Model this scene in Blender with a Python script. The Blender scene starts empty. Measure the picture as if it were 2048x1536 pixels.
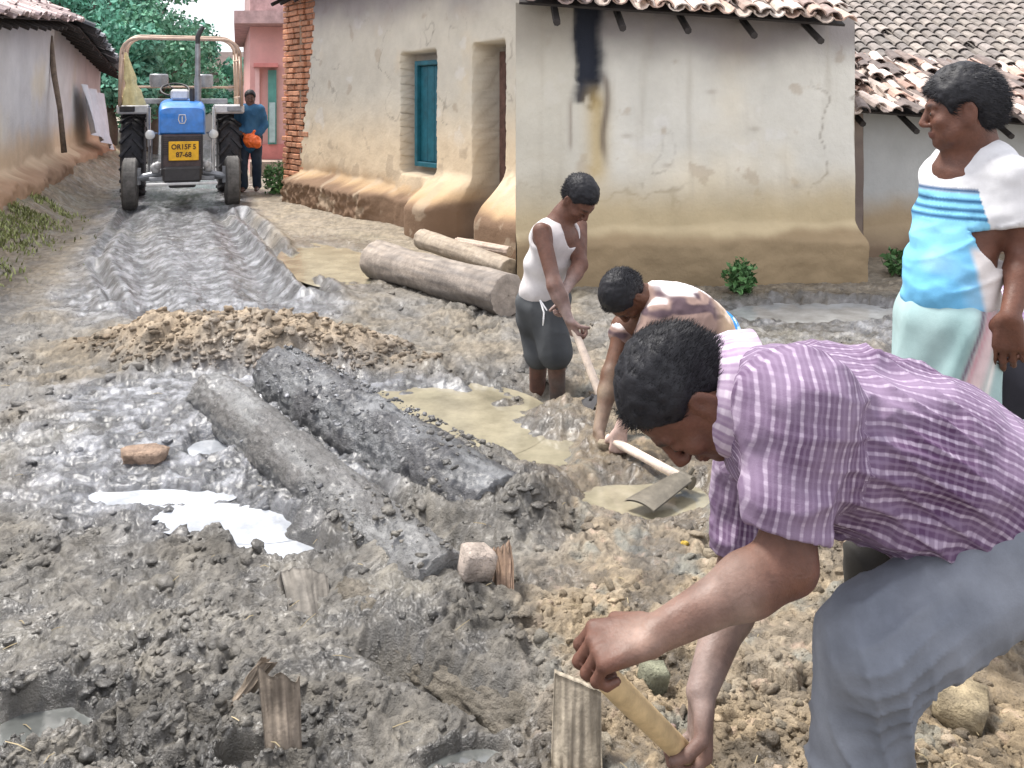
import bpy, math, random
import numpy as np
from mathutils import Vector, Matrix
random.seed(5); RS = np.random.RandomState(11)
scene = bpy.context.scene
COL = bpy.data.collections.new('place'); scene.collection.children.link(COL)
F, CH, HY = 1800.0, 1.55, 200.0
def at(px, py, d): return np.array([(px-1024)/F*d, d, CH-(py-HY)/F*d])
def gp(px, py, z=0.0):
    d = (CH-z)*F/(py-HY); return at(px, py, d)
V = lambda *a: np.array(a, float)
def nrm(v): v = np.asarray(v, float); return v/(np.linalg.norm(v)+1e-12)

# ---------------------------------------------------------------- noise
def hsh(ix, iy, iz, s):
    n = (ix.astype(np.int64)*374761393 + iy.astype(np.int64)*668265263 + iz*2147483647 + s*974634777) & 0xffffffff
    n = ((n ^ (n >> 13))*1274126177) & 0xffffffff
    n = ((n ^ (n >> 15))*2246822519) & 0xffffffff
    return ((n ^ (n >> 16)) & 0xffffff)/float(0xffffff)
def perlin(x, y, s=0):
    ix = np.floor(x); iy = np.floor(y); fx = x-ix; fy = y-iy
    def g(ox, oy):
        a = hsh(ix+ox, iy+oy, 0, s)*6.2831853
        return np.cos(a)*(fx-ox)+np.sin(a)*(fy-oy)
    u = fx*fx*fx*(fx*(fx*6-15)+10); v = fy*fy*fy*(fy*(fy*6-15)+10)
    a = g(0,0)*(1-u)+g(1,0)*u; b = g(0,1)*(1-u)+g(1,1)*u
    return (a*(1-v)+b*v)*1.5
def fbm(x, y, s=0, o=4):
    r = 0; a = 1.0; t = 0
    for i in range(o):
        r = r+a*perlin(x*2**i+i*7.3, y*2**i-i*3.1, s+i); t += a; a *= .5
    return r/t
def worley(x, y, s=0):
    ix = np.floor(x); iy = np.floor(y)
    best = np.full(np.shape(x), 9.0); bid = np.zeros(np.shape(x))
    for ox in (-1,0,1):
        for oy in (-1,0,1):
            cx = ix+ox; cy = iy+oy
            dx = cx+hsh(cx,cy,0,s)-x; dy = cy+hsh(cx,cy,0,s+9)-y
            d = np.sqrt(dx*dx+dy*dy); m = d < best
            best = np.where(m, d, best); bid = np.where(m, hsh(cx,cy,0,s+17), bid)
    return best, bid
def noise3(p, s=0):
    p = np.asarray(p, float); i = np.floor(p); f = p-i; f = f*f*(3-2*f)
    r = 0
    for ox in (0,1):
        for oy in (0,1):
            for oz in (0,1):
                w = (f[:,0] if ox else 1-f[:,0])*(f[:,1] if oy else 1-f[:,1])*(f[:,2] if oz else 1-f[:,2])
                r = r+w*hsh(i[:,0]+ox, i[:,1]+oy, (i[:,2]+oz).astype(np.int64)*7919 % 1000003, s)
    return r*2-1
def sst(a, b, x):
    t = np.clip((x-a)/(b-a), 0, 1); return t*t*(3-2*t)
def segd(x, y, a, b):
    ax, ay = a[0], a[1]; dx, dy = b[0]-ax, b[1]-ay
    t = np.clip(((x-ax)*dx+(y-ay)*dy)/(dx*dx+dy*dy), 0, 1)
    return np.hypot(x-ax-t*dx, y-ay-t*dy), t
def mix(a, b, t):
    t = np.asarray(t)[..., None]; return np.asarray(a)*(1-t)+np.asarray(b)*t

# ---------------------------------------------------------------- materials
MATS = {}
def mat(name, col=(.5,.5,.5), rough=.7, use_col=False, nscale=0, namt=0.0, bump=0.0, bscale=60, spec=.5, metal=0, dark=None, detail=6,
        rmin=None, coat=0, wet=False, sub=0, trans=0, emit=None, twoside=False, bdist=.01, bump2=0, b2scale=8):
    m = bpy.data.materials.new(name); m.use_nodes = True; nt = m.node_tree; N = nt.nodes; L = nt.links
    b = N['Principled BSDF']; b.inputs['Roughness'].default_value = rough; b.inputs['Metallic'].default_value = metal
    b.inputs['Specular IOR Level'].default_value = spec
    if coat: b.inputs['Coat Weight'].default_value = coat; b.inputs['Coat Roughness'].default_value = .12
    if sub:
        b.inputs['Subsurface Weight'].default_value = sub; b.inputs['Subsurface Scale'].default_value = .01
        b.inputs['Subsurface Radius'].default_value = (1,.4,.2)
    tc = N.new('ShaderNodeTexCoord'); geo = N.new('ShaderNodeNewGeometry')
    if use_col:
        a = N.new('ShaderNodeAttribute'); a.attribute_name = 'Col'; cs = a.outputs['Color']
    else:
        a = N.new('ShaderNodeRGB'); a.outputs[0].default_value = (*col, 1); cs = a.outputs[0]
    if namt:
        n = N.new('ShaderNodeTexNoise'); n.inputs['Scale'].default_value = nscale; n.inputs['Detail'].default_value = detail
        n.inputs['Roughness'].default_value = .65
        L.new(tc.outputs['Object'], n.inputs['Vector'])
        mr = N.new('ShaderNodeMapRange'); mr.inputs[1].default_value = .3; mr.inputs[2].default_value = .7
        mr.inputs[3].default_value = 1-namt; mr.inputs[4].default_value = 1+namt
        L.new(n.outputs[0], mr.inputs[0])
        mx = N.new('ShaderNodeVectorMath'); mx.operation = 'SCALE'
        L.new(cs, mx.inputs[0]); L.new(mr.outputs[0], mx.inputs['Scale']); cs = mx.outputs[0]
        if rmin is not None:
            n3 = N.new('ShaderNodeTexNoise'); n3.inputs['Scale'].default_value = nscale*.6; n3.inputs['Detail'].default_value = 5
            L.new(tc.outputs['Object'], n3.inputs['Vector'])
            r2 = N.new('ShaderNodeMapRange'); r2.inputs[1].default_value = .38; r2.inputs[2].default_value = .62
            r2.inputs[3].default_value = rmin; r2.inputs[4].default_value = rough
            L.new(n3.outputs[0], r2.inputs[0]); L.new(r2.outputs[0], b.inputs['Roughness'])
    L.new(cs, b.inputs['Base Color'])
    if wet:   # roughness from the Wet attribute of the soil
        w = N.new('ShaderNodeAttribute'); w.attribute_name = 'Wet'
        n4 = N.new('ShaderNodeTexNoise'); n4.inputs['Scale'].default_value = 9; n4.inputs['Detail'].default_value = 8
        L.new(tc.outputs['Object'], n4.inputs['Vector'])
        ad = N.new('ShaderNodeMath'); ad.operation = 'MULTIPLY_ADD'; ad.inputs[1].default_value = .9; ad.inputs[2].default_value = -.45
        L.new(n4.outputs[0], ad.inputs[0])
        a2 = N.new('ShaderNodeMath'); a2.operation = 'ADD'; L.new(ad.outputs[0], a2.inputs[0]); L.new(w.outputs['Fac'], a2.inputs[1])
        r2 = N.new('ShaderNodeMapRange'); r2.inputs[1].default_value = 0.1; r2.inputs[2].default_value = .95
        r2.inputs[3].default_value = .9; r2.inputs[4].default_value = .2
        L.new(a2.outputs[0], r2.inputs[0]); L.new(r2.outputs[0], b.inputs['Roughness'])
        r3 = N.new('ShaderNodeMapRange'); r3.inputs[1].default_value = 0.1; r3.inputs[2].default_value = .95
        r3.inputs[3].default_value = .25; r3.inputs[4].default_value = .95
        L.new(a2.outputs[0], r3.inputs[0]); L.new(r3.outputs[0], b.inputs['Specular IOR Level'])
    if wet:
        r4 = N.new('ShaderNodeMapRange'); r4.inputs[1].default_value = .5; r4.inputs[2].default_value = 1.0; r4.inputs[3].default_value = 0; r4.inputs[4].default_value = .5
        L.new(a2.outputs[0], r4.inputs[0]); L.new(r4.outputs[0], b.inputs['Coat Weight']); b.inputs['Coat Roughness'].default_value = .36; b.inputs['Coat IOR'].default_value = 1.5
    nrmo = None
    for (amt, sc) in ((bump, bscale), (bump2, b2scale)):
        if amt:
            n2 = N.new('ShaderNodeTexNoise'); n2.inputs['Scale'].default_value = sc; n2.inputs['Detail'].default_value = 7
            n2.inputs['Roughness'].default_value = .6
            L.new(tc.outputs['Object'], n2.inputs['Vector'])
            bp = N.new('ShaderNodeBump'); bp.inputs['Strength'].default_value = amt; bp.inputs['Distance'].default_value = bdist
            L.new(n2.outputs[0], bp.inputs['Height'])
            if nrmo: L.new(nrmo, bp.inputs['Normal'])
            nrmo = bp.outputs[0]; L.new(nrmo, b.inputs['Normal'])
    MATS[name] = m; return m

# ---------------------------------------------------------------- objects
def link(name, me, m=None, parent=None, smooth=True, local=False):
    o = bpy.data.objects.new(name, me)
    if m: me.materials.append(m)
    if smooth: me.polygons.foreach_set('use_smooth', np.ones(len(me.polygons), bool))
    if parent is not None:
        if not local: me.transform(Matrix.Translation(-Vector(parent.location)))
        o.parent = parent
    COL.objects.link(o); return o
def npmesh(name, v, f, col=None, uv=None, wet=None):
    me = bpy.data.meshes.new(name); v = np.asarray(v, np.float32); f = np.asarray(f, np.int32); k = f.shape[1]
    me.vertices.add(len(v)); me.vertices.foreach_set('co', v.ravel())
    me.loops.add(f.size); me.loops.foreach_set('vertex_index', f.ravel())
    me.polygons.add(len(f)); me.polygons.foreach_set('loop_start', np.arange(len(f), dtype=np.int32)*k)
    me.update(calc_edges=True)
    if col is not None:
        a = me.color_attributes.new('Col', 'FLOAT_COLOR', 'POINT')
        c = np.ones((len(v),4), np.float32); c[:,:3] = col; a.data.foreach_set('color', c.ravel())
    if wet is not None:
        a = me.attributes.new('Wet', 'FLOAT', 'POINT'); a.data.foreach_set('value', np.asarray(wet, np.float32))
    if uv is not None:
        a = me.attributes.new('Pat', 'FLOAT_VECTOR', 'POINT')
        c = np.zeros((len(v),3), np.float32); c[:,:uv.shape[1]] = uv; a.data.foreach_set('vector', c.ravel())
    return me
def grid_faces(nr, nc):
    i = np.arange(nr-1)[:,None]*nc+np.arange(nc-1)[None,:]; i = i.ravel()
    return np.stack([i, i+1, i+nc+1, i+nc], 1)
def thing(name, loc, label, cat, group=None, rotz=0):
    o = bpy.data.objects.new(name, None); COL.objects.link(o); o.location = Vector([float(c) for c in loc]); o.rotation_euler = (0,0,rotz)
    return tag(o, label, cat, group)
def tag(o, label=None, cat=None, group=None, kind=None):
    if label: o['label'] = label
    if cat: o['category'] = cat
    if group: o['group'] = group
    if kind: o['kind'] = kind
    return o
class MB:
    def __init__(s): s.v = []; s.f = []; s.c = []; s.cur = (1,1,1)
    def add(s, vs, fs):
        n = len(s.v); s.v += [tuple(map(float, q)) for q in vs]; s.f += [tuple(i+n for i in q) for q in fs]; s.c += [s.cur]*len(vs); return s
    def box(s, c, size, R=None, bev=0.0):
        hx, hy, hz = [q/2 for q in size]; b = min(bev, hx*.9, hy*.9, hz*.9)
        if b <= 0:
            vs = [(x,y,z) for x in (-hx,hx) for y in (-hy,hy) for z in (-hz,hz)]
            fs = [(0,1,3,2),(4,6,7,5),(0,4,5,1),(2,3,7,6),(0,2,6,4),(1,5,7,3)]
        else:
            vs = []
            for x in (-1,1):
                for y in (-1,1):
                    for z in (-1,1):
                        vs += [(x*hx, y*(hy-b), z*(hz-b)), (x*(hx-b), y*hy, z*(hz-b)), (x*(hx-b), y*(hy-b), z*hz)]
            I = lambda x,y,z,a: ((x>0)*4+(y>0)*2+(z>0))*3+a
            fs = []
            for q in (-1,1):
                fs.append([I(q,-1,-1,0), I(q,1,-1,0), I(q,1,1,0), I(q,-1,1,0)][::q])
                fs.append([I(-1,q,-1,1), I(-1,q,1,1), I(1,q,1,1), I(1,q,-1,1)][::q])
                fs.append([I(-1,-1,q,2), I(1,-1,q,2), I(1,1,q,2), I(-1,1,q,2)][::q])
            for a in (-1,1):
                for c2 in (-1,1):
                    e = [I(a,c2,-1,0), I(a,c2,-1,1), I(a,c2,1,1), I(a,c2,1,0)]; fs.append(e[::a*c2])
                    e = [I(a,-1,c2,0), I(a,-1,c2,2), I(a,1,c2,2), I(a,1,c2,0)]; fs.append(e[::-a*c2])
                    e = [I(-1,a,c2,1), I(-1,a,c2,2), I(1,a,c2,2), I(1,a,c2,1)]; fs.append(e[::a*c2])
            for x in (-1,1):
                for y in (-1,1):
                    for z in (-1,1):
                        fs.append([I(x,y,z,0), I(x,y,z,1), I(x,y,z,2)][::x*y*z])
        vs = np.array(vs, float)
        if R is not None: vs = vs@np.asarray(R).T
        return s.add(vs+np.asarray(c, float), fs)
    def tube(s, pts, rad, n=10, caps=True, jit=0, closed=False):
        pts = [np.asarray(p, float) for p in pts]; m = len(pts)
        if not hasattr(rad, '__len__'): rad = [rad]*m
        up = None; rings = []
        for i, p in enumerate(pts):
            if closed: t = nrm(pts[(i+1) % m]-pts[i-1])
            else: t = nrm(pts[min(i+1,m-1)]-pts[max(i-1,0)])
            if up is None:
                up = V(0,0,1) if abs(t[2]) < .9 else V(1,0,0)
            a = nrm(np.cross(up, t)); b = np.cross(t, a); up = b
            for k in range(n):
                th = 2*math.pi*k/n; r = rad[i]*(1+(random.uniform(-jit, jit) if jit else 0))
                rings.append(p+(a*math.cos(th)+b*math.sin(th))*r)
        fs = []
        for i in range(m if closed else m-1):
            for k in range(n):
                j = (i+1) % m
                fs.append((i*n+k, i*n+(k+1) % n, j*n+(k+1) % n, j*n+k))
        if caps and not closed: fs += [tuple(range(n))[::-1], tuple((m-1)*n+k for k in range(n))]
        return s.add(rings, fs)
    def lathe(s, c, axis, prof, n=32):   # prof: (along axis, radius)
        ax = nrm(axis); u = nrm(np.cross(ax, V(0,0,1) if abs(ax[2]) < .9 else V(1,0,0))); w = np.cross(ax, u)
        vs = []; fs = []
        for (h, r) in prof:
            for k in range(n):
                th = 2*math.pi*k/n; vs.append(np.asarray(c)+ax*h+(u*math.cos(th)+w*math.sin(th))*r)
        for i in range(len(prof)-1):
            for k in range(n):
                fs.append((i*n+k, (i+1)*n+k, (i+1)*n+(k+1) % n, i*n+(k+1) % n))
        return s.add(vs, fs)
    def ball(s, c, r, seg=12, rings=8, jit=0):
        c = np.asarray(c, float); r = np.asarray(r, float)*np.ones(3); vs = []
        for i in range(rings+1):
            for k in range(seg):
                a = math.pi*i/rings; b = 2*math.pi*k/seg; q = 1+random.uniform(-jit,jit) if jit else 1
                vs.append(c+r*q*V(math.sin(a)*math.cos(b), math.sin(a)*math.sin(b), math.cos(a)))
        fs = [(i*seg+k, (i+1)*seg+k, (i+1)*seg+(k+1) % seg, i*seg+(k+1) % seg) for i in range(rings) for k in range(seg)]
        return s.add(vs, fs)
    def build(s, name, m, parent=None, smooth=False, local=False):
        me = bpy.data.meshes.new(name); me.from_pydata(s.v, [], s.f); me.update()
        a = me.color_attributes.new('Col', 'FLOAT_COLOR', 'POINT'); c = np.ones((len(s.v),4), np.float32); c[:,:3] = s.c
        a.data.foreach_set('color', c.ravel())
        o = link(name, me, m, parent, smooth, local)
        if smooth == 'auto':
            me.polygons.foreach_set('use_smooth', np.ones(len(me.polygons), bool))
            try: me.set_sharp_from_angle(angle=math.radians(35))
            except Exception: pass
        return o

# ---------------------------------------------------------------- implicit figures
class SDF:
    def __init__(s): s.p = []
    def cone(s, a, b, ra, rb=None, k=.02, neg=False, flat=None):
        s.p.append(('c', np.asarray(a,float), np.asarray(b,float), ra, ra if rb is None else rb, k, neg)); return s
    def chain(s, pts, rs, k=.02):
        for i in range(len(pts)-1): s.cone(pts[i], pts[i+1], rs[i], rs[i+1], k)
        return s
    def ell(s, c, r, R=None, k=.02, neg=False):
        s.p.append(('e', np.asarray(c,float), np.asarray(r,float), np.eye(3) if R is None else np.asarray(R,float), None, k, neg)); return s
    def half(s, p, n, R):
        s.p.append(('h', np.asarray(p,float), nrm(n), R, R, .003, True)); return s
    def bounds(s):
        lo = np.full(3, 1e9); hi = -lo
        for q in s.p:
            if q[-1]: continue
            l, h = s.bb(q); lo = np.minimum(lo, l); hi = np.maximum(hi, h)
        return lo, hi
    @staticmethod
    def bb(q):
        if q[0] == 'h': return q[1]-q[3], q[1]+q[3]
        if q[0] == 'c':
            r = max(q[3], q[4]); return np.minimum(q[1], q[2])-r, np.maximum(q[1], q[2])+r
        e = np.sqrt(((q[3]*q[2][None,:])**2).sum(1)); return q[1]-e, q[1]+e
    def mesh(s, h, zmin=None):
        lo, hi = s.bounds(); lo = lo-4*h; hi = hi+4*h
        if zmin is not None: lo[2] = max(lo[2], zmin)
        n = np.ceil((hi-lo)/h).astype(int)+1
        f = np.full(n, 1.0, np.float32)
        ax = [lo[i]+np.arange(n[i])*h for i in range(3)]
        for q in s.p:
            k = q[5]; l, u = s.bb(q); pad = k+3*h
            i0 = np.clip(((l-pad-lo)/h).astype(int), 0, n-1); i1 = np.clip(((u+pad-lo)/h).astype(int)+2, 0, n)
            if (i1 <= i0).any(): continue
            sl = tuple(slice(a, b) for a, b in zip(i0, i1))
            X = ax[0][sl[0]][:,None,None]; Y = ax[1][sl[1]][None,:,None]; Z = ax[2][sl[2]][None,None,:]
            if q[0] == 'c':
                a, b = q[1], q[2]; d = b-a; L2 = (d*d).sum()+1e-9
                t = np.clip(((X-a[0])*d[0]+(Y-a[1])*d[1]+(Z-a[2])*d[2])/L2, 0, 1)
                dd = np.sqrt((X-a[0]-t*d[0])**2+(Y-a[1]-t*d[1])**2+(Z-a[2]-t*d[2])**2)-(q[3]+(q[4]-q[3])*t)
            elif q[0] == 'h':
                c, nn_ = q[1], q[2]; dd = np.maximum(-((X-c[0])*nn_[0]+(Y-c[1])*nn_[1]+(Z-c[2])*nn_[2]), np.sqrt((X-c[0])**2+(Y-c[1])**2+(Z-c[2])**2)-q[3])
            else:
                c, r, R = q[1], q[2], q[3]; x = X-c[0]; y = Y-c[1]; z = Z-c[2]
                p = [x*R[0,i]+y*R[1,i]+z*R[2,i] for i in range(3)]
                k0 = np.sqrt(sum((p[i]/r[i])**2 for i in range(3))); k1 = np.sqrt(sum((p[i]/r[i]**2)**2 for i in range(3)))+1e-6
                dd = k0*(k0-1)/k1
            g = f[sl]; dd = dd.astype(np.float32)
            if q[6]:
                dd = -dd; hh = np.maximum(k-np.abs(g-dd), 0)/k; f[sl] = np.maximum(g, dd)+hh*hh*k*.25
            else:
                hh = np.maximum(k-np.abs(g-dd), 0)/k; f[sl] = np.minimum(g, dd)-hh*hh*k*.25
        return surfnet(f, lo, h)
def surfnet(f, org, h):
    s = f < 0
    cnt = np.zeros(tuple(np.array(f.shape)-1), np.int8); nx, ny, nz = cnt.shape
    offs = [(i,j,k) for i in (0,1) for j in (0,1) for k in (0,1)]
    for o in offs: cnt += s[o[0]:o[0]+nx, o[1]:o[1]+ny, o[2]:o[2]+nz]
    m = (cnt > 0) & (cnt < 8); cells = np.argwhere(m)
    idx = np.full(cnt.shape, -1, np.int32); idx[m] = np.arange(len(cells))
    acc = np.zeros((len(cells),3)); n = np.zeros(len(cells))
    val = {o: f[cells[:,0]+o[0], cells[:,1]+o[1], cells[:,2]+o[2]] for o in offs}
    for o in offs:
        for a in range(3):
            if o[a] == 0:
                o2 = list(o); o2[a] = 1; o2 = tuple(o2); fa, fb = val[o], val[o2]
                cr = (fa < 0) != (fb < 0); t = np.where(cr, fa/np.where(cr, fa-fb, 1), 0)
                for b in range(3): acc[:,b] += np.where(cr, (o[b]+(t if b == a else 0)), 0)
                n += cr
    v = org+(cells+acc/n[:,None])*h
    fs = []
    for a in range(3):
        b, c = (a+1) % 3, (a+2) % 3
        sl0 = [slice(1,-1)]*3; sl1 = [slice(1,-1)]*3; sl0[a] = slice(0,-1); sl1[a] = slice(1,None)
        A = s[tuple(sl0)]; B = s[tuple(sl1)]; e = np.argwhere(A != B); off = np.ones(3, int); off[a] = 0
        e = e+off; ins = s[e[:,0], e[:,1], e[:,2]]
        def I(db, dc):
            q = e.copy(); q[:,b] += db; q[:,c] += dc; return idx[q[:,0], q[:,1], q[:,2]]
        Q = np.stack([I(-1,-1), I(0,-1), I(0,0), I(-1,0)], 1)
        Q[~ins] = Q[~ins][:, ::-1]; fs.append(Q)
    fs = np.concatenate(fs); fs = fs[(fs >= 0).all(1)]
    return v, fs
def vnormals(v, f):
    n = np.cross(v[f[:,2]]-v[f[:,0]], v[f[:,3]]-v[f[:,1]]); r = np.zeros_like(v)
    for i in range(4):
        for k in range(3): r[:,k] += np.bincount(f[:,i], n[:,k], len(v))
    return r/(np.linalg.norm(r, axis=1)[:,None]+1e-12)
def frame(fwd, up):
    f = nrm(fwd); r = nrm(np.cross(f, up)); u = np.cross(r, f)
    return np.stack([r, f, u], 1)   # columns: right, forward, up
# ---------------------------------------------------------------- ground
LOGA = (gp(425,775,.1), gp(905,1165,.06)); LOGB = (gp(560,735,.16), V(-.03, 3.52, .12))
def road_c(y): return np.where(y > 13, -4.87-.34*(y-13), -4.87+.40*(13-y))
def ell_m(x, y, c, rx, ry, rot=0, s=3, n=.25, sc=2.2):
    dx = x-c[0]; dy = y-c[1]; ca, sa = math.cos(rot), math.sin(rot)
    u = (dx*ca+dy*sa)/rx; v = (-dx*sa+dy*ca)/ry
    return np.sqrt(u*u+v*v)+n*fbm(x*sc, y*sc, s, 3)
PUDS = [  # centre, rx, ry, rot, material
    (gp(450,1035), .28, .12, -.25, 'silt'), (gp(545,1085), .22, .085, -.55, 'silt'), (gp(424,888), .12, .10, -.9, 'silt'), (gp(300,985), .28, .07, 0, 'silt'),
    (gp(880,830), .46, .48, -.2, 'olive'), (gp(1000,885), .4, .25, -.3, 'olive'), (gp(665,520), .42, 1.1, .35, 'olive'), (gp(60,1450), .15, .10, .3, 'dark'),
    (gp(430,365), .5, 1.2, .3, 'silt'), (gp(1620,618), .75, .35, .1, 'grey'), (gp(1290,985), .3, .2, 0, 'olive'), (gp(925,1500), .10, .035, .3, 'dark'),
    (gp(490,1520), .06, .04, 0, 'dark')]
def ground(x, y, full=True):
    x = np.asarray(x, float); y = np.asarray(y, float)
    near = 1-sst(5.5, 9, y); right = sst(-.05, .35, x+.12*perlin(x*2, y*2, 4))
    rc = road_c(y); rd = np.abs(x-rc+.34*fbm(x*1.3, y*1.0, 31, 4))
    road = (1-sst(.75, 1.25, rd))*sst(5.9, 6.6, y)
    wetp = 1-sst(.75, 1.15, ell_m(x, y, V(-1.25, 4.35), 1.15, 1.15, .3, 5, .35))
    wetr = (1-sst(.7, 1.2, ell_m(x, y, V(2.6, 6.3), 1.9, .75, .05, 6, .4)))
    far = sst(14, 22, y)
    # large form
    z = .05*fbm(x*.7, y*.7, 1, 3)*(1-.6*far)
    md = ell_m(x, y, V(-1.6, 5.42), 1.28, .44, -.12, 8, .22, 2.6); mound = 1-sst(.25, 1.05, md)
    # churned clods
    wx = x+.03*perlin(x*9, y*9, 51); wy = y+.03*perlin(x*9, y*9, 52)
    f1, id1 = worley(wx*5.5, wy*5.5, 2); f2, id2 = worley(wx*13, wy*13, 3)
    l1 = np.sqrt(np.clip(1-(f1/.62)**2, 0, 1))*(id1**2); l2 = np.sqrt(np.clip(1-(f2/.6)**2, 0, 1))*id2
    f3, id3 = worley(wx*27+.3*perlin(x*30,y*30,5), wy*27, 8); l3 = np.sqrt(np.clip(1-(f3/.65)**2, 0, 1))*id3
    bil = 1-np.abs(fbm(wx*3.2, wy*3.2, 12, 5))*2.2
    fin = fbm(x*22, y*22, 14, 4)
    patch = sst(-.25, .35, fbm(x*1.6, y*1.6, 21, 3))
    calm = np.clip(np.maximum(wetp*.55, road*.45), 0, 1)
    rough = (1-calm)*(near*.85+.3)*(.3+.7*patch)*(1-.7*far)
    dz = rough*(.034*l1+.022*l2+.05*(bil-.6)+.012*fin)*(1-.35*right)
    st = fbm(x*2.2+.5*y, y*6.5, 41, 4); st2 = 1-np.abs(fbm(wx*4.4, wy*9, 43, 4))*2.4
    dz = dz+calm*(.034*st+.034*(st2-.6)+.012*(1-np.abs(fbm(wx*13, wy*19, 47, 3))*2.5)*.8+.006*fin)
    dz = dz+(1-calm)*(near*.9+.1)*.016*(l3-.3)*(.4+.6*patch)
    dz = dz+(1-calm)*(near*.8+.2)*.015*(1-np.abs(fbm(wx*11, wy*11, 48, 4))*3)*(1-far)
    z = z+dz
    mf, mi = worley(wx*7, wy*7, 77)
    z = z+mound*(.20+.05*np.sqrt(np.clip(1-(mf/.62)**2, 0, 1))*mi+.03*l2+.04*fbm(x*4, y*4, 55, 4))
    # ruts
    for a, b, w, dp in ((gp(650,597), gp(482,425), .07, .11), (gp(625,600), gp(462,425), .035, .03), (gp(232,612), gp(192,525), .05, .06), (gp(195,520), gp(255,425), .05, .04),
                        (gp(545,605), gp(438,420), .12, .055), (gp(310,640), gp(262,420), .12, .06), (gp(1000,790), gp(900,735), .04, .05), (gp(1700,640), gp(1560,600), .05, .04)):
        d, t = segd(x, y, a, b); d = d+.02*perlin(x*6, y*6, 61); z = z-dp*np.exp(-(d/w)**2)+dp*.5*np.exp(-((d-w*2.1)/w)**2)
    # banks squeezed up beside the logs, and the dark hollow in front
    d, t = segd(x, y, LOGB[0], LOGB[1]); z = z+.10*np.exp(-((d+.03*perlin(x*7, y*7, 62))/.2)**2)*(.5+.7*fbm(x*5, y*5, 63, 3)+.3)
    d, t = segd(x, y, LOGA[0], LOGA[1]); z = z+.05*np.exp(-(d/.15)**2)
    a, b = gp(640,985), gp(900,1160); d, t = segd(x, y, a+V(.13,.1,0), b+V(.13,.08,0)); z = z-.07*np.exp(-(d/.05)**2)
    a, b = gp(745,1300), gp(1010,1425); d, t = segd(x, y, a, b); d = d+.015*perlin(x*9, y*9, 66)
    z = z-.10*np.exp(-(d/.045)**2)
    d2, t = segd(x, y, a+V(.06,.14,0), b+V(.06,.14,0)); z = z+.05*np.exp(-(d2/.1)**2)*(.7+.5*fin)
    a, b = gp(880,985), gp(1030,1005); d, t = segd(x, y, a, b); z = z-.15*np.exp(-(d/.07)**2)
    # soil heap under the digging men on the right, raised foothold
    z = z+.10*np.exp(-(((x-.5)/.5)**2+((y-1.55)/.45)**2))*right
    z = z+.012*right*near*(l1*1.1+.8*l2)*patch
    z = z+.06*np.exp(-(((x-.22)/.2)**2+((y-4.35)/.25)**2))*right-.10*np.exp(-(((x-.25)/.25)**2+((y-4.85)/.22)**2))
    z = z+.08*np.exp(-(((x-.02)/.22)**2+((y-3.34)/.2)**2))*(1+.5*fin)
    # left bank
    wl = x-(-5.87-.32*(y-9.5)); bank = 1-sst(.1, .9, wl); z = z+bank*(.38+.1*fbm(x*2, y*2, 71, 3)+.03*l1)
    # puddle basins
    for (c, rx, ry, rot, k) in PUDS:
        m = 1-sst(.75, 1.25, ell_m(x, y, c, rx, ry, rot, 9, .35, 5)); z = z*(1-m)+m*(-.042+.25*dz)
    z = z-.02*far
    if not full: return z
    # soil colours, with crevice shade mixed in further down
    n1 = fbm(x*1.7, y*1.7, 81, 4); n2 = fbm(x*6, y*6, 82, 4); n3 = fbm(x*18, y*18, 83, 3)
    col = mix((.25,.215,.165), (.19,.18,.165), sst(-.3, .3, n1))
    leftn = (1-right)*(1-sst(3.2, 4.2, y)); col = mix(col, mix((.155,.142,.12), (.225,.205,.17), sst(-.1,.5,n2)), leftn*.9)
    rn = right*(1-sst(4.5, 6, y))
    tan = mix((.40,.31,.20), (.30,.245,.175), sst(-.3,.3,n1)); tan = mix(tan, (.19,.20,.18), sst(.05,.4,n2)*.75); tan = mix(tan, (.45,.33,.25), sst(.25,.6,n3)*.7)
    col = mix(col, tan, rn)
    col = mix(col, (.36,.30,.22), (1-road)*sst(6.3, 8.5, y)*.75*(1-far*.5))
    grey = mix((.10,.105,.115), (.37,.38,.41), sst(-.35,.5,n2+.5*n3+.3*st2-.2)); grey = mix(grey, (.07,.07,.075), sst(.1,.55,-n3-.4*st2+.2)*.7)
    col = mix(col, grey, np.clip(wetp*(1-right)+road*.95+wetr*right*.7, 0, 1))
    mc = mix((.42,.34,.25), (.29,.23,.165), sst(-.2,.5,n2)); col = mix(col, mc, np.clip(mound*1.6, 0, 1)*sst(-.9,.1,.6-md+n2*.3))
    col = mix(col, (.30,.22,.14), bank*.7); col = mix(col, (.10,.13,.05), bank*sst(0,.3,n1)*.6)
    col = mix(col, (.30,.27,.19), sst(.2, .6, fbm(x*.9, y*.9, 88, 3))*.4*(1-rn))
    # crevice shade is put into the colour of hollows, which also lie wetter
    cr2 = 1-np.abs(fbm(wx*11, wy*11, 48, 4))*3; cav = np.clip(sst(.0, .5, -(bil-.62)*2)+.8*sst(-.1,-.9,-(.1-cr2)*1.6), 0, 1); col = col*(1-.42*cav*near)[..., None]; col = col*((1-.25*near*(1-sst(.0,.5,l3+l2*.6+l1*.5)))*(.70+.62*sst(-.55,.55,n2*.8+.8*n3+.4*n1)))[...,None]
    wet = .46+.14*leftn+.34*n1+.5*wetp*(1-right)+.55*road+.5*wetr*right-.5*np.clip(mound*1.5,0,1)-.12*rn-.1*bank
    wet = wet+.25*cav
    rim = np.zeros_like(x)
    for (c, rx, ry, rot, k) in PUDS: rim = np.maximum(rim, 1-sst(1.1, 1.9, ell_m(x, y, c, rx, ry, rot, 9, .35, 5)))
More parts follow.
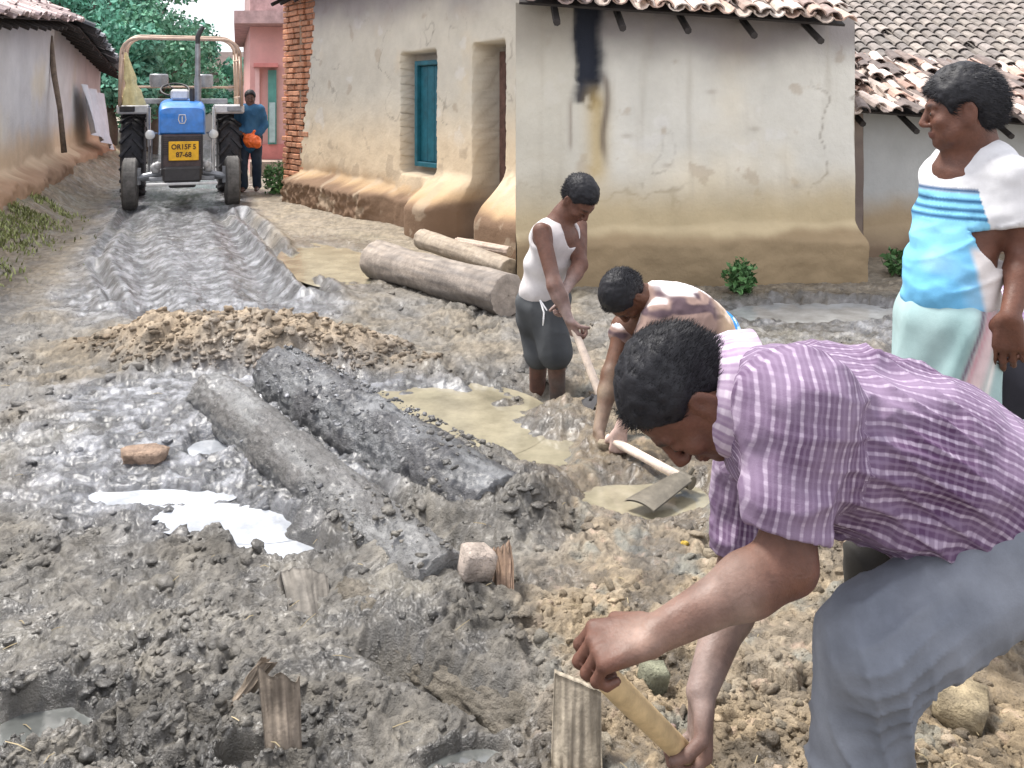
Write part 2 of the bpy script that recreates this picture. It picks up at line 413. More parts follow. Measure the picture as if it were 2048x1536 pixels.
    wet = np.clip(wet+.5*rim, 0, 1); col = col*(1-.30*rim)[...,None]; return z, np.clip(col*(1-.25*wet)[...,None], .02, 1), wet
def gz(x, y): return float(ground(np.array([x]), np.array([y]), False)[0])

mud_m = mat('mud', use_col=True, rough=.8, nscale=26, namt=.32, bump=.9, bscale=60, wet=True, bdist=.016, bump2=.6, b2scale=220, detail=9)
def build_ground():
    yr = [.25, .5, .75, 1.0, 1.15]; y = 1.25
    while y < 60:
        yr.append(y); y += max(y*y/2790*1.9, .004)*(1 if y < 22 else 2.5)
    yr += [75, 100, 150, 250, 400]
    yr = np.array(yr)
    u = np.concatenate([np.linspace(-2.2,-.66,60)[:-1], np.linspace(-.66,.66,860), np.linspace(.66,2.2,60)[1:]])
    X = yr[:,None]*u[None,:]; X = np.where(yr[:,None] < 1.2, 1.2*u[None,:]*1.0, X); Y = np.repeat(yr[:,None], len(u), 1)
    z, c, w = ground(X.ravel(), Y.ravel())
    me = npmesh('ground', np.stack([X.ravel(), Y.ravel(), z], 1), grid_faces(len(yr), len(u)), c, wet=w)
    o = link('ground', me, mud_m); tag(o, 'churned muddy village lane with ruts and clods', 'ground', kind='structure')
    # behind the photographer the same lane goes on
    gx, gy = np.meshgrid(np.linspace(-9,9,200), np.linspace(-8,.25,100)); z, c, w = ground(gx.ravel(), gy.ravel())
    o = link('ground', npmesh('ground', np.stack([gx.ravel(), gy.ravel(), z-.004], 1), grid_faces(100,200), c, wet=w), mud_m)
    tag(o, 'muddy ground behind the viewpoint', 'ground', kind='structure')
build_ground()

# water lying in the hollows
def water_mat(name, col, rough):
    m = mat(name, col, rough, nscale=5, namt=.38, bump=.12, bscale=30, spec=.9, bdist=.004); return m
WM = {'silt': water_mat('silty_water', (.34,.36,.39), .08), 'olive': water_mat('olive_water', (.25,.225,.16), .10),
      'grey': water_mat('grey_water', (.30,.31,.31), .1), 'dark': water_mat('dark_water', (.10,.105,.10), .12)}
for pi, (c, rx, ry, rot, k) in enumerate(PUDS):
    n = 48; vs = [(0,0)]; rr = 1.22
    R = [(rr*math.cos(2*math.pi*i/n)*rx, rr*math.sin(2*math.pi*i/n)*ry) for i in range(n)]
    ca, sa = math.cos(rot), math.sin(rot); vs = [(c[0], c[1], -.017-.0012*pi)]+[(c[0]+a*ca-b*sa, c[1]+a*sa+b*ca, -.017-.0012*pi) for a, b in R]
    b = MB().add(vs, [(0, i+1, (i+1) % n+1) for i in range(n)])
    o = b.build('puddle', WM[k]); tag(o, 'still rain water standing in the mud', 'puddle', kind='structure')

# crumbs and clods of turned soil
def ico():
    import bmesh
    bm = bmesh.new(); bmesh.ops.create_icosphere(bm, subdivisions=2 if RS is None else 2, radius=1); v = np.array([q.co[:] for q in bm.verts])
    f = np.array([[x.index for x in q.verts] for q in bm.faces]); bm.free(); return v, f
IV, IF = ico()
def clods(name, pts, sizes, m, label, flat=.65, seed=3, tint=None, rg=.28, zo=None):
    r = np.random.RandomState(seed); VV = []; FF = []; CC = []; n = 0
    zz, cc, ww = ground(pts[:,0], pts[:,1])
    if zo is not None: zz = np.where(zo > -5, zo, zz)
    for i, (p, s) in enumerate(zip(pts, sizes)):
        A = np.diag(s*r.uniform(.45,1.35,3))@np.linalg.qr(r.randn(3,3))[0]
        d = 1+rg*1.2*noise3(IV*1.9+r.uniform(0,90,3), i % 50)+rg*1.1*noise3(IV*4.5+r.uniform(0,90,3), i % 31)
        v = (IV*d[:,None])@A; v[:,2] *= flat; v += V(p[0], p[1], zz[i]-s*.12)
        c = cc[i] if tint is None else mix(cc[i], tint, .5)
        VV.append(v); FF.append(IF+n); n += len(IV); CC.append(np.repeat((c*r.uniform(.6,1.15))[None,:], len(IV), 0))
    me = npmesh(name, np.concatenate(VV), np.concatenate(FF), np.concatenate(CC), wet=np.repeat(np.clip(ww,0,1), len(IV)))
    return tag(link(name, me, m, smooth=False), label, 'clods', kind='stuff')
def scatter(n, seed, y0, y1, umax, fn):
    r = np.random.RandomState(seed); d = 1/np.sqrt(r.uniform(1/y1**2, 1/y0**2, n*4)); u = r.uniform(-umax, umax, n*4); x = u*d
    keep = r.uniform(0,1,n*4) < fn(x, d); q = np.stack([x, d], 1)[keep][:n]; return q, r
def dens(x, y):
    wetp = 1-sst(.75, 1.15, ell_m(x, y, V(-1.25,4.35), 1.15, 1.15, .3, 5, .35)); road = (1-sst(.75,1.2,np.abs(x-road_c(y))))*sst(5.6,6.5,y)
    d = sst(-.15, .35, fbm(x*1.6, y*1.6, 21, 3))*.9+.12; d = d*(1-.93*wetp*(x < 0))*(1-.95*road)
    for (c, rx, ry, rot, k) in PUDS: d = d*sst(.9, 1.4, ell_m(x, y, c, rx, ry, rot, 9, .35, 5))
    return d*(1-sst(5, 8, y)*.8)
pts, r = scatter(9000, 5, 1.6, 8, .62, dens)
sz = .005+.019*r.uniform(0,1,len(pts))**3.2
sz = sz*np.clip(pts[:,1]/2.6,.8,1.8); zo = np.full(len(pts), -9.0); ex = []
for (a, b, rr) in ((LOGA[0]-V(0,0,.06), LOGA[1]-V(0,0,.03), .11), (LOGB[0]-V(0,0,.05), LOGB[1]+V(-.09,-.08,-.06), .16)):
    a = np.array(a); b = np.array(b); d = nrm(b-a); sd = nrm(np.cross(V(0,0,1), d))
    for i in range(420):
        t = r.uniform(0,1); th = r.uniform(-1.35,1.35); c = a+(b-a)*t; ex.append((c[0]+sd[0]*math.sin(th)*rr, c[1]+sd[1]*math.sin(th)*rr, c[2]+math.cos(th)*rr, .003+.013*r.uniform()**2.5))
ex = np.array(ex); pts = np.concatenate([pts, ex[:,:2]]); zo = np.concatenate([zo, ex[:,2]]); sz = np.concatenate([sz, ex[:,3]])
clods('mud_clods', pts, sz, mud_m, 'small clods of turned mud strewn over the lane', zo=zo)
pts, r = scatter(1900, 6, 4.9, 6.0, .5, lambda x, y: (ell_m(x, y, V(-1.6,5.42), 1.28, .44, -.12, 8, .22, 2.6) < .85)*1.0)
clods('earth_lumps', pts, .006+.024*r.uniform(0,1,len(pts))**2.2, mud_m, 'brown earth lumps heaped on the low mound', tint=(.27,.205,.14))
# ---------------------------------------------------------------- buildings
wall_m = mat('mud_plaster', use_col=True, rough=.92, nscale=2.2, namt=.10, bump=.30, bscale=28, bdist=.02, bump2=.3, b2scale=5, detail=9, spec=.25)
tile_m = mat('clay_tile', use_col=True, rough=.85, nscale=9, namt=.35, bump=.3, bscale=60, bdist=.006)
wood_m = mat('old_wood', (.16,.12,.09), .8, nscale=14, namt=.4, bump=.4, bscale=40)
dark_m = mat('dark_timber', (.035,.03,.028), .85, nscale=9, namt=.3, bump=.3)
teal_m = mat('teal_paint', (.010,.11,.15), .5, nscale=8, namt=.3, bump=.15)
teal2_m = mat('pale_teal_paint', (.22,.42,.48), .55, nscale=8, namt=.2, bump=.15)
brick_m = mat('red_brick', use_col=True, rough=.9, nscale=25, namt=.3, bump=.5, bscale=50, bdist=.01)
def mud_wall(P0, P1, top, thick, colfn, opens=(), plinth=None, res=.03, bow=.02, zb=-.25, seed=0, start=None, bdir=None):
    P0 = np.array(P0, float); P1 = np.array(P1, float); L = np.linalg.norm(P1-P0); e = (P1-P0)/L; n = V(e[1], -e[0])   # outward on the right of P0->P1 ...
    ns = int(L/res)+1; nz = int((3.0-zb)/res)+1
    s = np.linspace(0, L, ns); t = np.linspace(0, 1, nz); S, T = np.meshgrid(s, t)
    topz = top(S/L) if callable(top) else top
    Z = zb+T*(topz-zb)
    if start is not None: S = S+(start(Z)-0)*(1-S/L)
    o = bow*fbm(S*.9, Z*.9, seed, 3)+.006*fbm(S*6, Z*6, seed+5, 3)
    if plinth: o = o+plinth(S, Z)
    recess_dark = np.zeros_like(S)
    for (s0, s1, z0, z1, dep, ed) in opens:
        wob = .02*fbm(S*1.5, Z*1.5, seed+8, 2); q = ed
        m = sst(s0-q, s0+q*.3, S+wob)*(1-sst(s1-q*.3, s1+q, S+wob))*sst(z0-q, z0+q*.3, Z+wob)*(1-sst(z1-q*.3, z1+q, Z-wob))
        m = sst(.1, .75, m); o = o*(1-m)-dep*m; recess_dark = np.maximum(recess_dark, m)
    X = P0[0]+e[0]*S+n[0]*o; Y = P0[1]+e[1]*S+n[1]*o
    c = colfn(S, Z, recess_dark)
    v = np.stack([X.ravel(), Y.ravel(), Z.ravel()], 1); f = grid_faces(nz, ns); c = c.reshape(-1,3)
    # closed back and ends
    nv = len(v); bd = -n*thick if bdir is None else np.array(bdir,float)*thick; bk = [P0, P1, P1+bd, P0+bd]; tz = topz if np.isscalar(topz) else None
    z0t = tz if tz is not None else float(topz[-1,0]); z1t = tz if tz is not None else float(topz[-1,-1])
    bt = [z0t, z1t, z1t, z0t]; vs = []; 
    for q, z in zip(bk, bt): vs += [(q[0], q[1], zb), (q[0], q[1], z)]
    v = np.concatenate([v, vs]); c = np.concatenate([c, np.repeat(c.mean(0)[None,:], 8, 0)])
    f = np.concatenate([f, np.array([[2,4,5,3],[4,6,7,5],[6,0,1,7]])+nv])
    return v, f, c, e, n
def add_wall(parent, *a, name='wall', **k):
    v, f, c, e, n = mud_wall(*a, **k); return link(name, npmesh(name, v, f, c), wall_m, parent), e, n
def tiles(parent, E0, E1, up, sp=.15, ln=.36, ex=.27, r=.065, seed=1, cols=None, jit=1.0, name='roof', rows=None, under=True):
    E0 = np.array(E0, float); E1 = np.array(E1, float); up = np.array(up, float); L = np.linalg.norm(E1-E0); e = (E1-E0)/L
    H = np.linalg.norm(up); u = up/H; nn = nrm(np.cross(e, u)); nn = nn if nn[2] > 0 else -nn
    R = random.Random(seed); b = MB(); cols = cols or [(.36,.24,.19),(.28,.19,.16),(.42,.33,.28),(.2,.15,.13),(.48,.40,.35)]
    nr = int(H/ex); nc = int(L/sp); K = 5
    for i in range(nr):
        for j in range(nc):
            for kind in (0, 1):
                if R.random() < .03*jit: continue
                c = E0+e*(j+.5+.5*kind)*sp+u*i*ex+e*R.uniform(-.02,.02)*jit+u*R.uniform(-.05,.05)*jit
                th = R.uniform(-.12,.12)*jit; d = nrm(u+e*th); ee = nrm(np.cross(d, nn))*-1
                ee = nrm(np.cross(nn, d)); lift = (.012+R.uniform(0,.02)*jit)+(0 if kind == 0 else .035); vs = []
                sgn = 1 if kind else -1
                for q in (0, 1):
                    rr = r*(1.06 if q == 0 else .86)*R.uniform(.95,1.05)
                    for (ro) in (rr, rr-.013):
                        for k in range(K+1):
                            a = math.pi*k/K; vs.append(c+d*ln*q+ee*math.cos(a)*ro+nn*(sgn*math.sin(a)*ro*.8+lift+(.055 if kind == 0 else 0)+(.022 if q == 0 else 0)))
                m = K+1; fs = []
                for k in range(K):
                    fs += [(k, k+1, 2*m+k+1, 2*m+k), (m+k+1, m+k, 3*m+k, 3*m+k+1), (k+1, k, m+k, m+k+1), (2*m+k, 2*m+k+1, 3*m+k+1, 3*m+k)]
                base = np.array(R.choice(cols))*R.uniform(.75,1.25); b.cur = tuple(base); b.add(vs, fs)
    rf = b.build(name, tile_m, parent, smooth=False)
    if under:
        b2 = MB(); p = [E0-nn*.02+u*.16, E1-nn*.02+u*.16, E1+up-nn*.02, E0+up-nn*.02]; q = [x-nn*.02 for x in p]
        b2.add(p+q, [(0,1,2,3),(7,6,5,4),(0,4,5,1),(1,5,6,2),(2,6,7,3),(3,7,4,0)])
        nraf = max(2, int(L/.5))
        for i in range(nraf):
            c = E0+e*(i+.5)*L/nraf-nn*.13; b2.tube([c+u*R.uniform(.0,.1)+e*R.uniform(-.04,.04), c+u*(H*.9)], .03, 7)
        o = b2.build('rafters', dark_m, None, False)
        for v in o.data.vertices: pass
        o.data.transform(Matrix.Translation(-Vector(parent.location))); o.parent = parent
    return rf

# ---- house with whitewashed mud wall and two deep openings (left of centre)
A0 = V(-3.29, 13.95); A1 = V(.016, 9.5); AD = A1-A0; AL = np.linalg.norm(AD)
def Apt(t): return A0+AD*t
def crk(c, S, Z, s):
    k = (1-sst(0,.022,np.abs(fbm(S*1.1, Z*1.1, 200+s, 4))))*sst(.0,.35,fbm(S*.9,Z*.9,210+s,2)); c = mix(c, (.16,.13,.10), k*.55)
    p = sst(.40,.46,fbm(S*2.6,Z*2.6,220+s,4)+.25*(1-sst(.5,1.3,Z))); c = mix(c, (.42,.34,.25), p*.5)
    return mix(c, (.72,.70,.66), sst(.36,.42,fbm(S*2.1,Z*2.1,230+s,4))*.4*sst(.9,1.3,Z))
def colA(S, Z, D):
    n = fbm(S*.9, Z*.9, 3, 4); m = fbm(S*3.5, Z*3.5, 7, 4); h = Z+.16*n+.05*m
    c = mix((.60,.56,.47), (.68,.59,.44), sst(.1,.5,n)); c = mix((.68,.56,.40), c, sst(.85, 1.7, h)); c = mix((.42,.29,.17), c, sst(.42, .72, h)); c = mix((.20,.13,.085), c, sst(.36, .46, h)); c = crk(c, S, Z, 3)
    c = mix(c, (.24,.215,.23), sst(2.35, 2.95, Z+.3*n)*.8); c = mix(c, (.25,.22,.19), D*.75)  # openings mixed darker: recess shade put into the plaster colour
    return c
def plA(S, Z):
    t = S/AL; n = fbm(S*1.5, Z*1.5, 5, 3)
    rough = (1-sst(.46, .54, t)); w = .38+.07*n
    a = (.30+.05*n)*(1-sst(w-.08, w+.1, Z)); a = a*(.65+.35*rough)+rough*.05*fbm(S*9, Z*9, 6, 3)*(1-sst(w-.1,w,Z))
    lump = np.exp(-(((t-.775)/.085)**4))*(1-sst(.30, .72, Z+.05*n))*.5; lump2 = sst(.955,.985,t)*(1-sst(.25, .85, Z+.04*n))*.45
    sill = np.exp(-(((t-.61)/.06)**2))*(1-sst(.2, .66, Z))*.2
    return np.maximum(np.maximum(a, lump), np.maximum(lump2, sill))
houseA = thing('mud_house', (-1.6, 11.8, 0), 'cream mud walled house with two deep openings and a swollen earth plinth beside the logs', 'house')
oA = [(.575*AL, .715*AL, .66, 2.12, .20, .05), (.868*AL, .968*AL, -.1, 2.16, .36, .05)]
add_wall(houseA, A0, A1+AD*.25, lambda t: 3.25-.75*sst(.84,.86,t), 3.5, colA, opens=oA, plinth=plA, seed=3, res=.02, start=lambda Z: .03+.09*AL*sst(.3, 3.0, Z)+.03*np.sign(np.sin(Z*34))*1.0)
# brick end
b = MB(); R = random.Random(4); eA = AD/AL; nA = V(eA[1], -eA[0])
for i in range(37):
    z = -.1+i*.09; s = -.125*AL+R.uniform(-.03,.03)
    while s < .125*AL:
        ln = R.uniform(.17,.24); o = R.uniform(-.015,.035) if s < .02*AL else R.uniform(-.03,.0)
        c = A0+eA*(s+ln/2)+nA*(o-.12); Rm = np.array([[eA[0],nA[0],0],[eA[1],nA[1],0],[0,0,1]])
        b.cur = tuple(V(.50,.23,.13)*R.uniform(.75,1.25)+V(.03,.03,.02)*R.random()); b.box((c[0], c[1], z+.045), (ln-.014, .2, .07+R.uniform(-.006,.008)), Rm, .008); s += ln
    b.cur = (.33,.25,.19); c = A0+eA*0+nA*(-.16); b.box((c[0], c[1], z+.045), (.25*AL, .2, .0895), Rm)
b.build('brick_end', brick_m, houseA)
def opening_frame(parent, s0, s1, z0, z1, dep, m, m2):
    Rm = np.array([[eA[0],nA[0],0],[eA[1],nA[1],0],[0,0,1]]); f = MB(); w = .06
    def P(s, o, z): c = A0+eA*s+nA*o; return (c[0], c[1], z)
    for s in (s0+w/2, s1-w/2): f.box(P(s, -dep+.06, (z0+z1)/2), (w, .09, z1-z0), Rm, .008)
    for z in (z1-w/2, z0+w/2): f.box(P((s0+s1)/2, -dep+.062, z), (s1-s0-2*w-.004, .085, w), Rm, .008)
    win = f.build('window', m, parent); sh = MB()
    k = 3
    for i in range(k):
        a = s0+w+(s1-s0-2*w)*i/k; bq = s0+w+(s1-s0-2*w)*(i+1)/k; sh.box(P((a+bq)/2, -dep+.035, (z0+z1)/2), (bq-a-.008, .03, z1-z0-2*w-.01), Rm, .006)
    s_ = sh.build('shutter', m2, houseA); s_.parent = win; s_.matrix_parent_inverse = Matrix()
    return win
opening_frame(houseA, .60*AL, .71*AL, .72, 2.04, .20, teal_m, teal_m)
b = MB(); Rm = np.array([[eA[0],nA[0],0],[eA[1],nA[1],0],[0,0,1]])
for i in range(4):
    c = A0+eA*(.885*AL+i*.115)+nA*(-.33); b.box((c[0], c[1], 1.0), (.108, .035, 2.2), Rm, .006)
b.build('door', mat('red_brown_door', (.13,.07,.055), .7, nscale=12, namt=.4, bump=.3), houseA)
up = V(-nA[0]*-1, -nA[1]*-1); up = V(-nA[0]*1.9, -nA[1]*1.9, 1.0)
e0 = A0-AD*.13+nA*.42; e1 = A1+AD*.0+nA*.42
tiles(houseA, (e0[0],e0[1],3.12), (e1[0],e1[1],3.12), up, seed=9, sp=.2, r=.085)

# ---- long whitewashed house on the right
B0 = V(.03, 7.30); B1 = V(3.02, 7.93); BL = np.linalg.norm(B1-B0)
def colB(S, Z, D):
    n = fbm(S*.8, Z*.8, 13, 4); m = fbm(S*3.2, Z*3.2, 17, 4); h = Z+.10*n+.04*m
    c = mix((.65,.63,.56), (.69,.62,.48), sst(.0,.6,n)); c = crk(c, S, Z, 9); c = mix((.50,.41,.26), c, sst(.58, 1.05, h)); c = mix((.30,.225,.135), c, sst(.38, .47, h))
    c = mix(c, (.19,.165,.17), sst(1.72, 2.12, Z+.16*n+.05*m)*.8)  # band under the eave: soot, with eave shade put into the colour
    c = mix(c, (.50,.46,.36), (1-sst(.35,.7,S+.1*n))*.5*sst(.5,.8,Z))
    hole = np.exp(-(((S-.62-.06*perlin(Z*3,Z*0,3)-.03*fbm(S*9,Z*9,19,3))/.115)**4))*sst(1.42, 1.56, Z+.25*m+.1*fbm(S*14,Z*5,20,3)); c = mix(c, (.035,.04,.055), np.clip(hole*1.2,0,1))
    drip = np.exp(-(((S-.69)/.10)**2))*sst(.75,1.0,Z)*(1-sst(1.5,1.75,Z)); c = mix(c, (.50,.37,.16), drip*.75)
    d2 = np.exp(-(((S-.76-.02*np.sin(Z*9))/.03)**2))*sst(.95,1.2,Z)*(1-sst(1.7,1.8,Z)); c = mix(c, (.12,.09,.07), d2*.8)
    d3 = np.exp(-(((S-.46)/.016)**2))*sst(1.1,1.2,Z)*(1-sst(1.5,1.6,Z)); c = mix(c, (.2,.15,.12), d3*.6)
    c = mix(c, (.36,.32,.25), sst(.1,.7,fbm(S*7,Z*.8,29,3))*sst(.45,.9,Z)*.35)
    for ss, zz in ((1.3,1.0),(2.1,1.3),(2.5,.8),(1.7,1.62),(.95,1.25)): c = mix(c, (.33,.28,.22), np.exp(-(((S-ss)/.05)**2+((Z-zz)/.02)**2))*.5)
    return c
def plB(S, Z):
    n = fbm(S*1.4, Z*1.4, 15, 3); k = sst(.35, .9, S)
    return (.13+.06*n)*(1-sst(.34, .50, Z+.05*n))*(.4+.6*k)+.09*np.exp(-(((S-2.95)/.25)**2))*(1-sst(.3,.42,Z))+.02*fbm(S*5,Z*5,16,3)*(1-sst(.3,.5,Z))
houseB = thing('mud_house', (1.5, 8.2, 0), 'long whitewashed mud house with ochre lower wall and a sooty stain under its tiled eave', 'house')
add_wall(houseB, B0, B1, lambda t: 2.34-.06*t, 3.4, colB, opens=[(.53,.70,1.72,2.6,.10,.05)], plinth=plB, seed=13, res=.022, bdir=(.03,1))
tiles(houseB, (.06,6.86,2.27), (2.80,7.40,2.14), (.0,2.2,.95), seed=12, sp=.145, cols=[(.46,.33,.27),(.33,.24,.2),(.52,.43,.37),(.25,.19,.17),(.58,.5,.45)])
# ---- low house beyond, its passage and its roof
houseC = thing('low_house', (4.4, 9.4, 0), 'low mud house with a drooping broken tile eave behind the standing man', 'house')
def colC(S, Z, D):
    n = fbm(S*.9, Z*.9, 23, 4); m = fbm(S*4, Z*4, 27, 3); h = Z+.15*n+.05*m
    c = mix((.48,.49,.48), (.52,.48,.42), sst(0,.5,n)); c = mix((.40,.31,.20), c, sst(.3,.65,h)); c = mix((.22,.16,.11), c, sst(.05,.25,h)); return c
def colD(S, Z, D):
    n = fbm(S*.9, Z*2, 33, 4); c = mix((.17,.135,.12), (.25,.20,.165), sst(-.3,.4,n)); return mix((.2,.15,.1), c, sst(.1,.4,Z))
add_wall(houseC, (3.50, 9.05), (7.2, 9.5), 1.55, 2.5, colC, plinth=lambda S, Z: .15*(1-sst(.1,.3,Z+.05*fbm(S*2,Z*2,4,2))), seed=23)
add_wall(houseC, (3.16, 8.72), (3.42, 8.76), 1.42, .9, colD, plinth=lambda S, Z: .06*(1-sst(.1,.3,Z)), seed=25, name='side_wall')
tiles(houseC, (3.12,8.45,1.42), (6.6,8.75,1.16), (.0,1.5,.62), seed=22, sp=.15, jit=2.2, cols=[(.40,.27,.22),(.22,.17,.15),(.50,.42,.37),(.16,.13,.12),(.6,.5,.45)])
houseD = thing('far_house', (6.5, 13.2, 0), 'far house with pale blue wall and a dusty weathered tile roof', 'house')
def colE(S, Z, D):
    n = fbm(S*.8, Z*.8, 43, 4); return mix((.42,.50,.56), (.5,.52,.5), sst(-.2,.5,n))
add_wall(houseD, (3.2, 12.4), (10.5, 12.8), 2.0, 3.5, colE, seed=43, res=.06)
tiles(houseD, (2.9,11.9,1.93), (10.6,12.3,1.93), (0,3.4,1.5), seed=42, sp=.2, r=.085, cols=[(.23,.20,.18),(.21,.185,.17),(.25,.22,.195),(.19,.17,.155)], jit=.4)

# ---- houses along the left side of the lane
def LX(d): return -5.87-.32*(d-9.5)
def colL(S, Z, D):
    n = fbm(S*.7, Z*.7, 53, 4); m = fbm(S*2.6, Z*2.6, 57, 4); h = Z+.2*n+.08*m
    c = mix((.60,.59,.59), (.62,.57,.48), sst(0,.5,n)); c = mix((.60,.46,.32), c, sst(.8,1.25,h)); c = mix((.38,.25,.165), c, sst(.52,.68,h)); return mix(c, (.30,.29,.31), sst(1.9,2.6,Z+.2*n)*.6)  # upper wall darkened: shade of the eave put into the colour
def plL(S, Z):
    n = fbm(S*1.3, Z*1.3, 55, 3); return (.30+.1*n)*(1-sst(.45,.68,Z+.1*n))+.05*fbm(S*7,Z*7,56,3)*(1-sst(.5,.7,Z))
houseL = thing('mud_house', (-6.8, 11.5, 0), 'grey white mud house at the left edge with a ragged pinkish tile eave', 'house')
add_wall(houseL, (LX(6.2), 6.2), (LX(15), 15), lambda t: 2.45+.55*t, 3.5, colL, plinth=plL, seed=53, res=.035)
nL = nrm(V(.952,.305,0)); eL0 = V(LX(15.1), 15.1, 0)+nL*.42+V(0,0,2.84); eL1 = V(LX(6.0), 6.0, 0)+nL*.42+V(0,0,2.14)
tiles(houseL, eL0, eL1, V(-1.9,-.6,.85), seed=52, sp=.17, cols=[(.50,.40,.38),(.38,.29,.28),(.58,.5,.48),(.28,.22,.22)], jit=1.5)
houseM = thing('lean_to_house', (-8.8, 18, 0), 'second house on the left with a sagging dark slab roof over a shadowed wall', 'house')
add_wall(houseM, (LX(15.05)-.12, 15.05), (LX(21.5)-.12, 21.5), lambda t: 2.9-.55*t, 3, colL, plinth=plL, seed=63, res=.05)
tiles(houseM, V(LX(21.5)+.45, 21.6, 2.12), V(LX(15.2)+.5, 15.3, 2.74), V(-1.9,-.5,.9), seed=62, sp=.24, ln=.5, ex=.4, r=.1, cols=[(.07,.075,.085),(.11,.11,.12),(.05,.05,.055),(.3,.31,.33)], jit=1.6)
# leaning pole and tarpaulin
b = MB(); b.tube([at(128,305,14.4), at(120,220,14.5), at(108,150,14.6), at(101,72,14.75)], [.045,.04,.045,.035], 8, jit=.1); tag(b.build('pole', wood_m, smooth=True), 'thin dark pole leaning where the two left houses meet', 'pole')
nu, nv = 30, 30; vs = []
for j in range(nv+1):
    for i in range(nu+1):
        u, v = i/nu, j/nv; a = at(163+8*v, 168+95*v, 17.6)*(1-u)+at(205+12*v, 190+110*v, 19.6)*u
        vs.append(a+V(1,.3,0)*(.06*math.sin(u*17+v*2)+.03*math.sin(u*31)+.12*v))
vs = np.array(vs); n0 = len(vs)
sheet = npmesh('tarpaulin', np.concatenate([vs, vs-V(.01,.003,0)]), np.concatenate([grid_faces(nv+1, nu+1), grid_faces(nv+1, nu+1)[:,::-1]+n0]))
tag(link('tarpaulin', sheet, mat('pale_sheet', (.62,.66,.72), .6, nscale=5, namt=.12, bump=.2, bscale=8)), 'pale grey plastic sheet hanging against the far left house', 'tarpaulin')

# ---- pink house
pink = mat('pink_paint', (.72,.40,.37), .75, nscale=3, namt=.10, bump=.1, bscale=20); pink2 = mat('rose_paint', (.60,.22,.20), .75, nscale=3, namt=.2, bump=.1)
slabm = mat('weathered_pink_concrete', (.45,.30,.29), .85, nscale=5, namt=.3, bump=.2)
P = thing('pink_house', (-5.2, 21, 0), 'two tone pink painted house with projecting slabs beside the brick end', 'house')
def prism(pts, z0, z1, name, m, parent):
    n = len(pts); b = MB(); b.add([(p[0], p[1], z0) for p in pts]+[(p[0], p[1], z1) for p in pts], [tuple(range(n))[::-1], tuple(range(n, 2*n))]+[(i, (i+1) % n, n+(i+1) % n, n+i) for i in range(n)]); return b.build(name, m, parent)
def pk(x, d): return V((x-1024)/F*d, d)
prism([pk(500,19), V(-3.9,19), V(-5.2,26), pk(487,26)], -.1, 3.1, 'wall', pink, P)
prism([pk(497,18.93), V(-3.9,18.93), V(-3.9,18.996), pk(500,18.996)], .3, .62, 'base_band', pink2, P)
prism([pk(468,18.2), V(-3.8,18.2), V(-5.1,26.5), pk(470,26.5)], 3.104, 3.36, 'roof_slab', slabm, P)
prism([pk(500,19.3), V(-3.9,19.3), V(-5.2,26), pk(489,26)], 3.364, 4.6, 'wall', slabm, P)
prism([pk(507,18.5), pk(556,18.5), pk(556,18.996), pk(507,18.996)], 2.23, 2.31, 'window_shade', pink2, P)
prism([pk(510,18.9), pk(519,18.9), pk(519,18.996), pk(510,18.996)], .62, 2.225, 'pilaster', mat('pale_pink_paint', (.8,.52,.5), .7, nscale=3, namt=.1), P)
dr = prism([pk(536,18.9), pk(553,18.9), pk(553,18.992), pk(536,18.992)], .62, 2.18, 'door', mat('green_door', (.10,.30,.26), .5, nscale=6, namt=.2), P)
prism([pk(538.5,18.86), pk(550.5,18.86), pk(550.5,18.896), pk(538.5,18.896)], .66, 1.5, 'door_panel', mat('pale_green_panel', (.42,.55,.55), .5, nscale=6, namt=.2), P)
prism([pk(500,18.2), pk(575,18.2), pk(575,18.9), pk(500,18.9)], -.1, .3, 'step', mat('stone_step', (.35,.28,.23), .9, nscale=8, namt=.3, bump=.4), P)
# ---- small far house with brown roof
Q = thing('far_hut', (-11.4, 36, 0), 'distant hut with a brown roof seen through the roll frame', 'house')
def bx(lo, hi, name, m, par): b = MB(); b.box((np.array(lo)+np.array(hi))/2, np.array(hi)-np.array(lo)); return b.build(name, m, par)
bx((-12.3,35,-.2), (-10.3,38,2.7), 'wall', mat('far_wall', (.5,.46,.44), .9, nscale=1, namt=.2), Q)
b = MB(); b.add([(-12.7,34.5,2.6),(-10.4,34.5,2.6),(-10.4,36.5,3.5),(-12.7,36.5,3.5),(-12.7,38.5,2.6),(-10.4,38.5,2.6),(-12.7,34.5,2.45),(-10.4,34.5,2.45),(-10.4,38.5,2.45),(-12.7,38.5,2.45)],
    [(0,1,2,3),(3,2,5,4),(0,6,7,1),(4,5,8,9),(6,9,8,7),(0,3,4,9,6),(1,7,8,5,2)]); b.build('roof', mat('far_roof', (.16,.12,.11), .9, nscale=2, namt=.3), Q)

